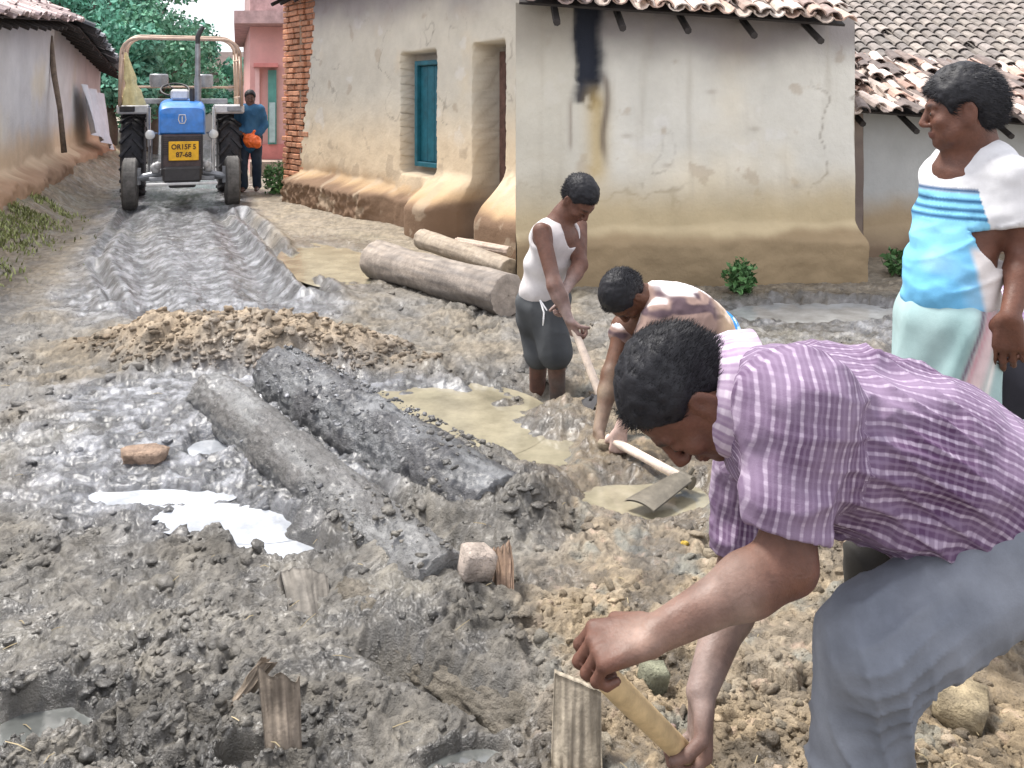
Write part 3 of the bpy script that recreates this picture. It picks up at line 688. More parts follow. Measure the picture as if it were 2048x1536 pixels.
# ---------------------------------------------------------------- vegetation
leaf_m = mat('leaves', use_col=True, rough=.6, nscale=2, namt=.25, spec=.3); bark_m = mat('bark', (.12,.10,.08), .9, nscale=8, namt=.3, bump=.5)
def tree(x, y, h, cr, label, seed, n=7000, base=(.035,.13,.075), ls=.17):
    r = np.random.RandomState(seed); T = thing('tree', (x,y,0), label, 'tree', 'trees beyond the end of the lane'); b = MB(); cl = []
    b.tube([(x,y,-.1),(x+.1,y,h*.22),(x-.05,y+.1,h*.45),(x,y,h*.75)], [.22,.17,.12,.05], 9)
    for i in range(9):
        a = r.uniform(0,6.28); z0 = h*r.uniform(.25,.6); rr = cr*r.uniform(.45,.9); z1 = min(h*.95, z0+h*r.uniform(.08,.4)); p1 = V(x+math.cos(a)*rr, y+math.sin(a)*rr, z1)
        b.tube([(x,y,z0), (V(x,y,z0)+p1)/2+V(0,0,.25), p1], [.09,.05,.02], 6); cl.append((p1, cr*r.uniform(.3,.5)))
        cl.append(((V(x,y,z0)+p1)/2+r.randn(3)*.3, cr*r.uniform(.25,.4)))
    cl.append((V(x,y,h*.85), cr*.5)); b.build('trunk', bark_m, T, True)
    k = np.array([c[1] for c in cl])**2; idx = r.choice(len(cl), n, p=k/k.sum()); C = np.array([c[0] for c in cl])[idx]; Rr = np.array([c[1] for c in cl])[idx]
    d = r.randn(n,3); d /= np.linalg.norm(d, axis=1)[:,None]; p = C+d*(Rr*r.uniform(.45,1.05,n)**.6)[:,None]*V(1,1,.8)
    u = r.randn(n,3); u /= np.linalg.norm(u, axis=1)[:,None]; w = np.cross(u, d+.4*r.randn(n,3)); w /= np.linalg.norm(w, axis=1)[:,None]
    s = (ls*r.uniform(.5,1.3,n))[:,None]; v = np.stack([p-u*s, p+w*s*.55, p+u*s, p-w*s*.55], 1).reshape(-1,3); f = np.arange(4*n).reshape(-1,4)
    c = np.array(base)*r.uniform(.6,1.6,n)[:,None]*(1+.5*noise3(p*.8, seed))[:,None]; c = np.repeat(c, 4, 0)
    link('crown', npmesh('crown', v, f, np.clip(c,.01,1)), leaf_m, T, smooth=False)
for i, (px, d, h, cr, lb) in enumerate([(185,27,8.5,3.2,'dark broad tree rising behind the lean-to roof'), (250,33,10,3.4,'tall blue green tree filling the left of the roll frame'), (292,38,11,2.9,'largest full crowned tree behind the tractor'),
        (385,31,3.9,1.8,'low rounded tree seen through the right half of the roll frame'), (300,26,4.2,2.2,'low bushy tree behind the tractor seat'), (90,34,10,3.6,'tree peeping over the left tiled roofs'), (215,23.5,3.6,1.3,'small dark tree beside the hanging plastic sheet')]):
    X = (px-1024)/F*d; tree(X, d, h, cr, lb, 100+i, n=16000 if cr > 3 else 8000, ls=.12 if d > 30 else .09, base=((.10,.27,.19),(.13,.30,.19),(.09,.23,.17))[i % 3])  # pale bluish bases: distance haze put into the leaf colours
tag(clods('far_scrub', np.stack([np.linspace(-16,-8,14), 42+RS.randn(14)], 1), np.full(14,1.3), mat('scrub', (.05,.12,.05), .8, nscale=3, namt=.5, bump=.8), 'dark scrub closing the far end of the lane'), cat='scrub')
def weed(x, y, n, h, sp, label, name='weed', seed=0, base=(.09,.20,.05), group=None, zf=gz, lw=.016):
    r = np.random.RandomState(seed); VV = []; CC = []; z0 = zf(x, y)
    for i in range(n):
        a = r.uniform(0,6.28); l = h*r.uniform(.5,1.1); q = V(x+r.randn()*sp*.4, y+r.randn()*sp*.4, z0-.01); dr = V(math.cos(a),math.sin(a),0); w = np.cross(dr, V(0,0,1))*lw*r.uniform(.6,1.5)
        t = r.uniform(.2,.9); p0 = q; p1 = q+dr*sp*.4*t+V(0,0,l*.6); p2 = q+dr*sp*t+V(0,0,l*(1-.35*t)); c = np.array(base)*r.uniform(.55,1.6)
        VV += [p0-w*.4, p0+w*.4, p1+w, p1-w, p1-w, p1+w, p2+w*.12, p2-w*.12]; CC += [c]*8
    f = np.arange(len(VV)).reshape(-1,4); return tag(link(name, npmesh(name, np.array(VV), f, np.array(CC)), leaf_m, smooth=False), label, 'weed' if name == 'weed' else name, group)
def bushy(x, y, n, r0, h, label, seed, base=(.08,.17,.06), name='bush', ls=.03, z0=None):
    r = np.random.RandomState(seed); z0 = gz(x,y) if z0 is None else z0; d = r.randn(n,3); d /= np.linalg.norm(d,axis=1)[:,None]
    p = V(x,y,z0+h*.45)+d*V(r0,r0,h*.55)*(r.uniform(.2,1,n)**.5)[:,None]*(1+.35*noise3(d*2.2+seed,seed))[:,None]; p[:,2] = np.maximum(p[:,2], z0+.01)
    u = r.randn(n,3); u /= np.linalg.norm(u,axis=1)[:,None]; w = np.cross(u, r.randn(n,3)); w /= np.linalg.norm(w,axis=1)[:,None]; s = (ls*r.uniform(.5,1.4,n))[:,None]
    v = np.stack([p-u*s, p+w*s*.5, p+u*s, p-w*s*.5],1).reshape(-1,3); c = np.repeat(np.array(base)*r.uniform(.5,1.7,n)[:,None],4,0)
    b = MB(); T = thing(name, (x,y,z0), label, name)
    for i in range(7): a = r.uniform(0,6.28); b.tube([(x,y,z0-.03),(x+math.cos(a)*r0*.5,y+math.sin(a)*r0*.5,z0+h*.7)], [.008,.003], 5)
    b.build('stem', bark_m, T); link('foliage', npmesh('foliage', v, np.arange(4*n).reshape(-1,4), c), leaf_m, T, smooth=False)
g = gp(1478,585); bushy(g[0], g[1]-.06, 420, .13, .26, 'small green weed clump at the foot of the ochre wall', 5)
g = gp(1800,545); bushy(g[0], g[1]-.05, 420, .17, .24, 'straggly green weed in front of the low house', 6)
g = gp(545,392); bushy(g[0], g[1]+.3, 900, .26, .48, 'dense green bush between walker and brick end', 7, ls=.035)
g = gp(70,392); bushy(g[0], g[1], 420, .22, .22, 'yellow green scrub on the bank by the left wall', 8, base=(.16,.19,.06))
# grass on the left bank
r = np.random.RandomState(3); n = 3500; dd = r.uniform(7.5,12,n); xx = LX(dd)+.30+np.abs(r.randn(n))*.3; ok = fbm(xx*1.2, dd*1.2, 91, 3) > -.1; xx = xx[ok]; dd = dd[ok]; n = len(xx)
zz = ground(xx, dd, False); q = np.stack([xx, dd, zz-.01], 1); a = r.uniform(0,6.28,n); dr = np.stack([np.cos(a), np.sin(a), 0*a], 1); h = r.uniform(.02,.08,n)[:,None]; w = np.cross(dr, V(0,0,1))*.008
p1 = q+dr*h*.2+V(0,0,1)*h*.6; p2 = q+dr*h*.6+V(0,0,1)*h; v = np.stack([q-w, q+w, p1+w, p1-w, p1-w, p1+w, p2+w*.1, p2-w*.1], 1).reshape(-1,3)
c = np.repeat(np.array((.26,.29,.12))*r.uniform(.5,1.5,n)[:,None], 8, 0); tag(link('grass', npmesh('grass', v, np.arange(8*n).reshape(-1,4), c), leaf_m, smooth=False), 'short grass on the bank below the left wall', 'grass', kind='stuff')
# ---------------------------------------------------------------- logs, stones, boards
def log(name, p0, p1, r0, r1, m, label, seed, c1, c2, mudc=None, ns=90, nr=44, amp=.08, ends=True, group=None, bend=0.0, wet=.2, muda=0.0, cat='log'):
    p0 = np.asarray(p0,float); p1 = np.asarray(p1,float); d = nrm(p1-p0); a = nrm(np.cross(V(0,0,1), d)); b = np.cross(d, a); L = np.linalg.norm(p1-p0)
    T, K = np.meshgrid(np.linspace(0,1,ns), np.arange(nr), indexing='ij'); th = K/nr*2*math.pi
    cx = np.cos(th); sx = np.sin(th); q = np.stack([T.ravel()*L*2.2, cx.ravel()*.7+seed, sx.ravel()*.7], 1)
    rr = (r0+(r1-r0)*T)*(1+amp*noise3(q*1.6, seed).reshape(T.shape)+amp*.5*noise3(np.stack([T.ravel()*L*3, cx.ravel()*5, sx.ravel()*5],1), seed+1).reshape(T.shape))
    fib = noise3(np.stack([T.ravel()*L*4, cx.ravel()*9, sx.ravel()*9],1), seed+2).reshape(T.shape)
    crust = np.clip(noise3(q*2.6+9, seed+3).reshape(T.shape)*1.3+.5, 0, 1)*muda
    rr = rr+.004*fib+(crust*.018+muda*.010*noise3(q*14, seed+6).reshape(T.shape)+muda*.006*noise3(q*31, seed+8).reshape(T.shape))
    P = p0+d*L*T[...,None]+(a*cx[...,None]+b*sx[...,None])*rr[...,None]+a*(bend*np.sin(T*3.14))[...,None]
    c = mix(c1, c2, np.clip(.5+.6*fib+.4*noise3(q*.7, seed+4).reshape(T.shape), 0, 1))
    if mudc is not None: c = mix(c, mudc, np.clip(crust*1.2+.7*sst(.2,-.8,sx)*(1 if muda == 0 else .6), 0, 1))  # underside mixed darker, together with the crust patches
    v = P.reshape(-1,3); i = np.arange(ns-1)[:,None]*nr; k = np.arange(nr)[None,:]; k2 = (k+1) % nr
    f = np.stack([i+k, i+k2, i+nr+k2, i+nr+k], -1).reshape(-1,4); C = c.reshape(-1,3)
    for e, s in ((0,-1),(ns-1,1)):   # end grain rings
        base = P[e]; cen = base.mean(0)+d*s*.004; prev = np.arange(nr)+e*nr
        for q_ in (.97,.66,.33,.02):
            ring = cen+(base-cen)*q_+d*s*.003*RS.rand(nr)[:,None]; st = len(v); v = np.concatenate([v, ring]); C = np.concatenate([C, np.repeat((np.array(c1)*(1.0 if q_ in (.97,.33) else .75))[None,:], nr, 0)])
            cur = np.arange(nr)+st; ff = np.stack([prev, np.roll(prev,-1), np.roll(cur,-1), cur], 1); f = np.concatenate([f, ff if s > 0 else ff[:,::-1]]); prev = cur
    f = f[:, ::-1]
    me = npmesh(name, v, f, C, wet=np.full(len(v), wet)); o = link(name, me, m); return tag(o, label, cat, group)
bark2 = mat('weathered_log', use_col=True, rough=.75, nscale=16, namt=.28, bump=.5, bscale=45, wet=True, bdist=.012)
LG = 'felled logs lying by the plinth'
log('log', at(752,522,7.95)+V(.0,.05,0), V(-.03,6.38,.165), .165, .15, bark2, 'thickest felled log, grey with a darker underside, nearest the viewer', 1, (.33,.28,.235), (.17,.15,.135), (.06,.055,.05), group=LG)
log('log', at(845,478,8.9), V(-.02,7.5,.14), .10, .085, bark2, 'middle felled log, pale and smooth, lying behind the thickest one', 2, (.36,.30,.235), (.24,.20,.16), (.2,.17,.14), group=LG, amp=.05)
log('log', at(915,486,8.75), V(-.02,8.2,.17), .055, .045, bark2, 'thin light pole log farthest back against the plinth', 3, (.50,.40,.33), (.35,.27,.22), group=LG, amp=.05)
MG = 'mud coated logs half sunk across the lane'
mudlog = mat('mud_coat', use_col=True, rough=.7, nscale=22, namt=.45, bump=.9, bscale=42, wet=True, bdist=.022, bump2=.7, b2scale=120, detail=9)
log('sunken_log', LOGA[0]-V(0,0,.05), LOGA[1]+V(-.03,.05,-.05), .12, .105, mudlog, 'nearer of the two half sunk logs, slimy grey mud over its bark', 5, (.27,.27,.265), (.15,.15,.15), (.10,.095,.09), amp=.05, group=MG, wet=.8, muda=.8, ns=220, nr=80)
log('sunken_log', LOGB[0]-V(0,0,.05), LOGB[1]+V(-.02,-.14,-.14), .155, .155, mudlog, 'farther and thicker half sunk log with a dark lower side', 6, (.23,.235,.245), (.115,.12,.125), (.045,.045,.05), amp=.05, group=MG, wet=.8, muda=.8, ns=260, nr=90)
log('sunken_log', gp(690,1185,.0)-V(0,0,.05), V(.10,2.28,-.10), .085, .085, mudlog, 'mud heaped log nearest the viewer, dark hollow under its front edge', 9, (.22,.195,.155), (.13,.115,.095), (.16,.14,.11), amp=.10, group=MG, wet=.35, muda=1.0, ns=160, nr=80)
def block(name, c, size, Rz, tilt, m, label, cat, seed=0, rg=.2, col=(.3,.25,.2), res=3, group=None):
    v, f = ico(); r = np.random.RandomState(seed); p = np.sign(v)*np.abs(v)**.45; p = p/np.abs(p).max(0)
    d = 1+rg*noise3(v*1.7+seed, seed)+rg*.4*noise3(v*5+seed, seed+1); p = p*d[:,None]*np.array(size)/2
    R = np.array(Matrix.Rotation(Rz,3,'Z')@Matrix.Rotation(tilt[0],3,'X')@Matrix.Rotation(tilt[1],3,'Y')); p = p@R.T+np.array(c)
    cc = mix(np.array(col)*.7, np.array(col)*1.2, np.clip(.5+noise3(v*4, seed+3),0,1)); o = link(name, npmesh(name, p, f, cc, wet=np.full(len(p),.2)), m, smooth=False); return tag(o, label, cat, group)
def on(px, py, dz=0): g = gp(px, py); return V(g[0], g[1], gz(g[0], g[1])+dz)
stone_m = mudlog
block('stone', on(955,1195,.045), (.105,.09,.10), .4, (.1,.2), stone_m, 'pale pinkish broken stone beside the sunken log end', 'stone', 1, col=(.52,.44,.38))
block('stone', on(1308,1395,.03), (.07,.07,.085), .2, (.1,.1), stone_m, 'grey green upright stone under the digging man\'s forearm', 'stone', 2, col=(.27,.27,.19))
block('brick_lump', on(285,925,.0), (.17,.13,.10), .3, (.1,.1), stone_m, 'orange stained brick lump poking from the silvery mud', 'brick', 3, col=(.38,.27,.20), rg=.45)
log('stump', on(590,945,.05)+V(0,0,-.1), on(575,942,.05)+V(-.02,-.04,.03), .072, .068, bark2, 'yellowish sawn branch stump sticking up beside the nearer sunken log', 7, (.40,.35,.24), (.28,.24,.17), ns=16, nr=24, wet=.1, cat='stump')
log('stump', on(627,945,.03)+V(0,0,-.1), on(622,942,.03)+V(.0,-.01,.04), .05, .05, bark2, 'brown rough stump close behind the yellowish one', 8, (.25,.20,.14), (.18,.14,.1), ns=16, nr=24, wet=.1, amp=.2, cat='stump')
# broken half pipe / slab of bark standing in the mud
def slab(name, P, th, m, label, cat, col, seed=0, curve=0.0, jag=.02, n=26):
    P = [np.asarray(p,float) for p in P]; u, v = np.meshgrid(np.linspace(0,1,n), np.linspace(0,1,n)); u = u.ravel(); v = v.ravel()
    nn = nrm(np.cross(P[1]-P[0], P[3]-P[0])); nn = nn if nn[1] < 0 else -nn
    jt = jag*noise3(np.stack([u*9, v*0, u*0+seed],1), seed)
    q = (P[0]*((1-u)*(1-v))[:,None]+P[1]*(u*(1-v))[:,None]+P[2]*(u*v)[:,None]+P[3]*((1-u)*v)[:,None])+nn*(curve*np.sin(u*math.pi))[:,None]+(P[3]-P[0])*(jt*v)[:,None]/max(np.linalg.norm(P[3]-P[0]),.01)+nn*(.006*noise3(np.stack([u*26,v*3,u*0],1),seed+2)+.01*noise3(np.stack([u*3,v*3,u*0],1),seed+3))[:,None]
    b = q-nn*th; f = grid_faces(n,n); N = n*n; e = [i for i in range(n)]+[n*i+n-1 for i in range(1,n)]+[N-1-i for i in range(1,n)]+[N-n-n*i for i in range(1,n-1)]
    ef = np.array([[e[i], e[i-1], e[i-1]+N, e[i]+N] for i in range(len(e))]); c = mix(np.array(col)*.65, np.array(col)*1.2, np.clip(.5+.7*noise3(np.stack([u*22,v*2,u*0],1),seed+5),0,1))
    me = npmesh(name, np.concatenate([q,b]), np.concatenate([f[:,::-1], f+N, ef]), np.concatenate([c,c]), wet=np.full(2*N,.15)); return tag(link(name, me, m, smooth=True), label, cat)
slab('bark_slab', [on(585,1285,-.05), on(662,1250,-.05), at(655,1155,2.84), at(562,1140,2.82)], .04, bark2, 'smooth grey brown bark slab leaning out of the churned mud', 'bark', (.17,.155,.135), 1, .03, .0)
slab('broken_plank', [on(535,1535,-.03), on(605,1520,-.03), at(600,1360,2.17), at(515,1335,2.19)], .025, bark2, 'broken brown plank standing jagged in the near mud', 'plank', (.20,.165,.13), 2, .02, .012)
slab('splinter', [on(455,1425,-.01), on(480,1438,-.01), at(535,1335,2.27), at(513,1325,2.28)], .02, bark2, 'long splinter leaning on the broken plank', 'splinter', (.27,.22,.17), 3, .01)
slab('board', [on(1100,1560,-.1), on(1205,1560,-.1), at(1203,1385,2.1), at(1110,1345,2.15)], .04, bark2, 'square topped grey board upright in the soil beside the pick handle', 'board', (.33,.285,.22), 4, .004, .0015)
slab('broken_board', [on(1000,1225,-.05), on(1027,1215,-.05), at(1024,1095,2.85), at(990,1108,2.87)], .03, bark2, 'small brown board end standing behind the pale stone', 'board', (.26,.18,.13), 5, .0, .03)
for i, (px, py, s, c, lb) in enumerate([(1210,905,.05,(.34,.28,.2),'dull tan clod beside the digger\'s muddy hand'), (1920,1440,.12,(.38,.31,.2),'large tan clod at the lower right corner'),
        (1370,1090,.02,(.60,.42,.08),'small yellow scrap on the soil'), (1850,1345,.1,(.36,.30,.22),'tan clod right of the blue trousers'), (1130,1430,.04,(.33,.29,.22),'brown stone beside the board')]):
    block('scrap' if i == 2 else 'stone', on(px,py,s*.3), (s*1.3,s,s*.8), i, (.2,.1), stone_m, lb, 'scrap' if i == 2 else 'stone', 20+i, col=c)

r = np.random.RandomState(77); n = 90; dd = 1/np.sqrt(r.uniform(1/36, 1/3.2, n)); xx = r.uniform(-.58,.58,n)*dd; zz = ground(xx, dd, False); b = MB()
for i in range(n):
    a = r.uniform(0,6.28); l = r.uniform(.01,.035); c = V(xx[i], dd[i], zz[i]+.010); e = V(math.cos(a), math.sin(a), r.uniform(-.25,.25))*l; k = r.uniform(.5,1.2); b.cur = (.42*k,.34*k,.20*k)
    b.tube([c-e, c+V(0,0,r.uniform(0,.006)), c+e], [.0010,.0014,.0008], 4)
tag(b.build('straw', mat('straw_bits', use_col=True, rough=.8)), 'bits of straw and twig trodden into the mud', 'straw', kind='stuff')
# ---------------------------------------------------------------- tractor
blue = mat('blue_paint', (.03,.19,.58), .38, nscale=7, namt=.28, coat=.3, bump=.05, bscale=8); white = mat('white_paint', (.62,.62,.62), .42, nscale=7, namt=.25, coat=.3)
blk = mat('black_metal', (.035,.033,.035), .55, nscale=12, namt=.4, bump=.15); brn = mat('rusty_grille', (.085,.06,.06), .6, nscale=12, namt=.4, bump=.2)
rub = mat('rubber', (.045,.045,.05), .8, nscale=12, namt=.5, bump=.3, bscale=30); mudr = mat('muddy_rubber', (.10,.095,.09), .8, nscale=9, namt=.5, bump=.3)
yel = mat('yellow_plate', (.80,.44,.015), .5, nscale=9, namt=.2); tub = mat('cream_tube', (.50,.36,.27), .4, nscale=6, namt=.25); glass = mat('lamp_glass', (.75,.75,.72), .12, nscale=5, namt=.08)
met = mat('grey_metal', (.30,.31,.33), .45, nscale=10, namt=.3, metal=.4); net = mat('yellow_cloth', (.58,.50,.26), .8, nscale=9, namt=.3, bump=.4); inkm = mat('plate_ink', (.05,.02,.01), .6)
TR = thing('tractor', (-4.82, 13.15, -.03), 'blue and white tractor with yellow plate and tubular roll frame coming up the lane', 'tractor', rotz=math.radians(20.3))
def L(b, name, m, parent=TR, smooth=False): return b.build(name, m, parent, smooth, True)
# hood: lofted sections (y, halfwidth, zlow, ztop)
def hood(secs, name, m, rad=.10):
    vs = []; fs = []; n = 20
    for (y, w, zl, zt) in secs:
        pts = [(-w, zl)]
        for k in range(n-1):
            a = math.pi-math.pi*k/(n-2); ex = .38; pts.append((w*math.copysign(abs(math.cos(a))**ex, math.cos(a)), zt-rad*1.6+rad*1.6*abs(math.sin(a))**ex if zt-rad*1.6 > zl else zt))
        pts.append((w, zl)); vs += [(x, y, z) for x, z in pts]
    m_ = n+1
    for i in range(len(secs)-1):
        for k in range(m_): fs.append((i*m_+k, i*m_+(k+1) % m_, (i+1)*m_+(k+1) % m_, (i+1)*m_+k))
    fs += [tuple(range(m_))[::-1], tuple(range((len(secs)-1)*m_, len(secs)*m_))]
    return L(MB().add(vs, fs), name, m, TR, 'auto')
hood([(-.42,.285,1.12,1.42),(-.40,.30,1.10,1.47),(-.30,.315,1.08,1.53),(.3,.31,1.08,1.58),(.98,.29,1.08,1.60)], 'hood', blue)
b = MB(); b.box((0,-.28,.80), (.56,.28,.60), None, .03); b.box((0,.25,.75), (.46,.8,.55), None, .02); gr = L(b, 'grille', brn, TR, False)
b = MB()
for i in range(9): b.box((0,-.425,1.06-i*.03), (.50,.012,.012))
for s in (-1,1): b.box((s*.265,-.428,.80), (.025,.02,.56), None, .004)
L(b, 'grille_slats', blk)
b = MB(); b.box((0,.9,.62), (.40,1.9,.42), None, .05); b.box((0,-.33,.53), (.52,.34,.22), None, .03); b.box((0,-.38,.42), (.36,.2,.16), None, .02); L(b, 'chassis', blk)
b = MB(); b.box((.02,-.455,.86), (.40,.02,.27), None, .006); pl = L(b, 'number_plate', yel)
def text(body, size, loc, rot, m, parent, name='lettering', ext=.002, sx=1):
    cu = bpy.data.curves.new('t', 'FONT'); cu.body = body; cu.size = size; cu.extrude = ext; cu.align_x = 'CENTER'; cu.align_y = 'CENTER'; cu.offset = .0025
    to = bpy.data.objects.new('t', cu); COL.objects.link(to); dg = bpy.context.evaluated_depsgraph_get(); me = bpy.data.meshes.new_from_object(to.evaluated_get(dg)); bpy.data.objects.remove(to)
    me.transform(Matrix.Translation(loc)@rot@Matrix.Diagonal((sx,1,1,1))); return link(name, me, m, parent, False, True)
RX = Matrix.Rotation(math.pi/2, 4, 'X')
text('OR15F 5', .10, (.02,-.468,.915), RX, inkm, pl, sx=.9); text('87-68', .10, (.02,-.468,.805), RX, inkm, pl, sx=.9)
b = MB(); b.tube([(-.04,-.43,1.37),(.04,-.43,1.37),(.05,-.43,1.30),(.03,-.43,1.25),(-.03,-.43,1.25),(-.05,-.43,1.30)], .008, 6, closed=True); b.tube([(0,-.43,1.35),(0,-.432,1.27)], .009, 6); L(b, 'emblem', white)
# axle and bumper
b = MB(); b.tube([(-.62,0,.45),(-.3,0,.52),(.3,0,.52),(.62,0,.45)], .05, 10); b.box((0,-.1,.44), (.9,.07,.06), None, .01); b.tube([(-.6,0,.60),(-.6,0,.36)], .045, 10); b.tube([(.6,0,.60),(.6,0,.36)], .045, 10)
b.tube([(-.55,.12,.42),(.55,.12,.42)], .022, 8); L(b, 'front_axle', met, TR, 'auto')
b = MB(); b.box((0,-.5,.40), (.95,.05,.035), None, .008); b.box((-.22,-.40,.40), (.05,.2,.03)); b.box((.22,-.40,.40), (.05,.2,.03)); L(b, 'bumper', white); b = MB(); b.box((.05,1.75,.34), (1.15,.07,.10), None, .01); L(b, 'drawbar', white)
for s in (-1,1):
    b = MB(); b.box((s*.36,-.02,.60), (.12,.16,.14), None, .03); b.ball((s*.33,-.1,.64), .055, 10, 7); L(b, 'steering_knuckle', white, TR, True)
def wheel(x, y, r, w, rear):
    W = thing('wheel', (0,0,0), None, None); W.parent = TR; W.location = (x,y,r-.02)
    for k in ('label','category'): 
        if k in W: del W[k]
    b = MB(); q = w/2; prof = [(-q*.8,r*.62),(-q,r*.72),(-q*1.02,r*.86),(-q*.85,r*.955),(-q*.5,r*.985),(0,r*.99),(q*.5,r*.985),(q*.85,r*.955),(q*1.02,r*.86),(q,r*.72),(q*.8,r*.62),(q*.3,r*.6),(-q*.3,r*.6),(-q*.8,r*.62)]
    b.lathe((0,0,0), (1,0,0), prof, 40); t = L(b, 'tyre', rub if rear else mudr, W, 'auto'); t.location = (0,0,0)
    b = MB()
    if rear:
        n = 20
        for i in range(n):
            for s in (-1,1):
                a0 = 2*math.pi*(i+(.5 if s > 0 else 0))/n; pts = []
                for k in range(4):
                    xx = s*(.02+k/3*(q-.02)); a = a0+k/3*.26*-1
                    pts.append(V(xx, math.sin(a)*(r*1.0), math.cos(a)*(r*1.0)))
                for k in range(3):
                    c = (pts[k]+pts[k+1])/2; d = nrm(pts[k+1]-pts[k]); rad = nrm(V(0,c[1],c[2])); e = np.cross(d, rad); R_ = np.stack([d, nrm(e), rad],1)
                    b.box(c-rad*.005, (np.linalg.norm(pts[k+1]-pts[k])+.012,.045,.06), R_, .006)
    else:
        for xx in (-.6,-.22,.22,.6):
            pr = [(q*xx-.016,r*.975),(q*xx-.016,r*1.0),(q*xx+.016,r*1.0),(q*xx+.016,r*.975)]; b.lathe((0,0,0),(1,0,0),pr,48)
    L(b, 'tread', rub if rear else mudr, t)
    b = MB(); b.lathe((0,0,0),(1,0,0),[(-q*.82,r*.63),(-q*.7,r*.55),(-q*.2,r*.5),(-q*.1,r*.15),(-q*.35,r*.13),(-q*.35,.001)],32); b.lathe((0,0,0),(1,0,0),[(q*.82,r*.63),(q*.7,r*.55),(q*.2,r*.5),(q*.1,r*.15),(q*.35,r*.13),(q*.35,.001)],32)
    L(b, 'rim', white if not rear else met, W, 'auto')
for s in (-1,1): wheel(s*.70, 0, .385, .20, False); wheel(s*.74, 1.95, .68, .34, True)
for s in (-1,1):
    b = MB(); n = 12; vs = []; fs = []
    for i in range(n+1):
        a = math.radians(-22+i*80/n); y = 1.95+math.sin(a)*.78; z = .70+math.cos(a)*.80
        pass 
        for (x, rr) in ((s*.50,0),(s*.94,0),(s*.94,-.03),(s*.50,-.03)): vs.append((x, y, z+rr))
    for i in range(n):
        for k in range(4): fs.append((i*4+k, i*4+(k+1) % 4, (i+1)*4+(k+1) % 4, (i+1)*4+k))
    b.add(vs, fs); b.box((s*.72,1.42,1.435), (.47,.40,.15), None, .025); b.box((s*.49,1.55,1.15), (.03,.7,.62), None, .008); fe = L(b, 'fender', white, TR, False)
    b = MB(); b.box((s*.80,1.208,1.44), (.22,.03,.09), None, .01); L(b, 'marker_lamp', blk if s < 0 else met, fe)
    b = MB(); b.tube([(s*.34,-.05,1.1),(s*.42,-.10,1.10),(s*.43,-.10,1.08)], .014, 6); b.lathe((s*.43,-.14,1.08),(0,-1,0),[(-.09,.02),(-.03,.06),(.0,.072),(.012,.066)],20); hl = L(b, 'headlight', met, TR, 'auto')
    b = MB(); b.lathe((s*.43,-.155,1.08),(0,-1,0),[(0,.064),(.012,.04),(.016,.001)],20); L(b, 'lens', glass, hl, True)
    b = MB(); b.tube([(s*.42,.2,1.08),(s*.42,.2,.62)], .015, 6); b.tube([(s*.46,.4,.5),(s*.46,.4,1.5)], .012, 6); L(b, 'side_rod', white if s > 0 else met)
for y, zt in ((.75,2.52),(1.55,2.60),(2.35,2.62)):
    w = .86; b = MB(); pts = [(-w-.02,y,1.48),(-w-.01,y,2.0),(-w,y,zt-.25)]
    for k in range(6): a = math.pi-k*math.pi/2/5; pts.append((-w+.25+.25*math.cos(a), y, zt-.25+.25*math.sin(a)))
    for k in range(6): a = math.pi/2-k*math.pi/2/5; pts.append((w-.25+.25*math.cos(a), y, zt-.25+.25*math.sin(a)))
    pts += [(w,y,zt-.25),(w+.01,y,2.0),(w+.02,y,1.48)]; b.tube(pts, .026, 10); L(b, 'roll_hoop', tub, TR, True)
b = MB()
for s in (-1,1):
    b.tube([(s*.86,.75,2.2),(s*.86,2.35,2.25)], .02, 8); b.tube([(s*.87,.75,1.62),(s*.87,2.35,1.62)], .02, 8)
b.tube([(-.86,2.35,1.8),(.86,2.35,1.8)], .02, 8); L(b, 'rail', tub, TR, True)
b = MB(); b.tube([(.22,.25,1.55),(.22,.25,1.9)], .05, 12); b.tube([(.22,.25,1.9),(.22,.25,2.42)], .038, 12); L(b, 'exhaust_stack', met, TR, 'auto')
b = MB(); b.tube([(.22,.25,2.42),(.22,.25,2.52),(.25,.25,2.60),(.30,.25,2.68)], [.034,.036,.036,.03], 12); L(b, 'exhaust_tip', blk, TR, 'auto')
b = MB(); b.tube([(.14,.1,1.55),(.14,.1,1.75)], .035, 12); L(b, 'air_intake', blk, TR, 'auto')
b = MB(); b.box((-.03,.35,1.66), (.26,.3,.16), None, .03); L(b, 'air_cleaner', white)
b = MB(); cs = V(-.1,1.05,1.74); pts = [cs+V(math.cos(a)*.21, math.sin(a)*.19, math.sin(a)*.10) for a in np.linspace(0, 2*math.pi, 25)[:-1]]; b.tube(pts, .016, 8, closed=True); b.tube([cs, (-.05,.85,1.55)], .018, 8)
for a in (0,2.1,4.2): b.tube([cs, cs+V(math.cos(a)*.21, math.sin(a)*.19, math.sin(a)*.10)], .01, 6)
L(b, 'steering_wheel', blk, TR, True)
b = MB(); b.box((0,1.9,1.12), (.44,.42,.10), None, .04); b.box((0,2.13,1.4), (.44,.09,.42), None, .04); L(b, 'seat', blk)
b = MB(); b.box((0,2.4,1.56), (1.5,.05,.09), None, .01); L(b, 'cross_bar', met); b = MB(); b.box((0,.98,1.42), (.6,.06,.28), None, .02); L(b, 'dashboard', mat('blue_grey_metal', (.16,.24,.30), .5, nscale=6, namt=.3))
for s in (-1,1):
    b = MB(); b.lathe((s*.36,2.32,1.80),(0,0,1),[(0,.001),(0,.13),(.06,.15),(.2,.15),(.22,.13),(.22,.001)],20); L(b, 'canister', met, TR, 'auto')
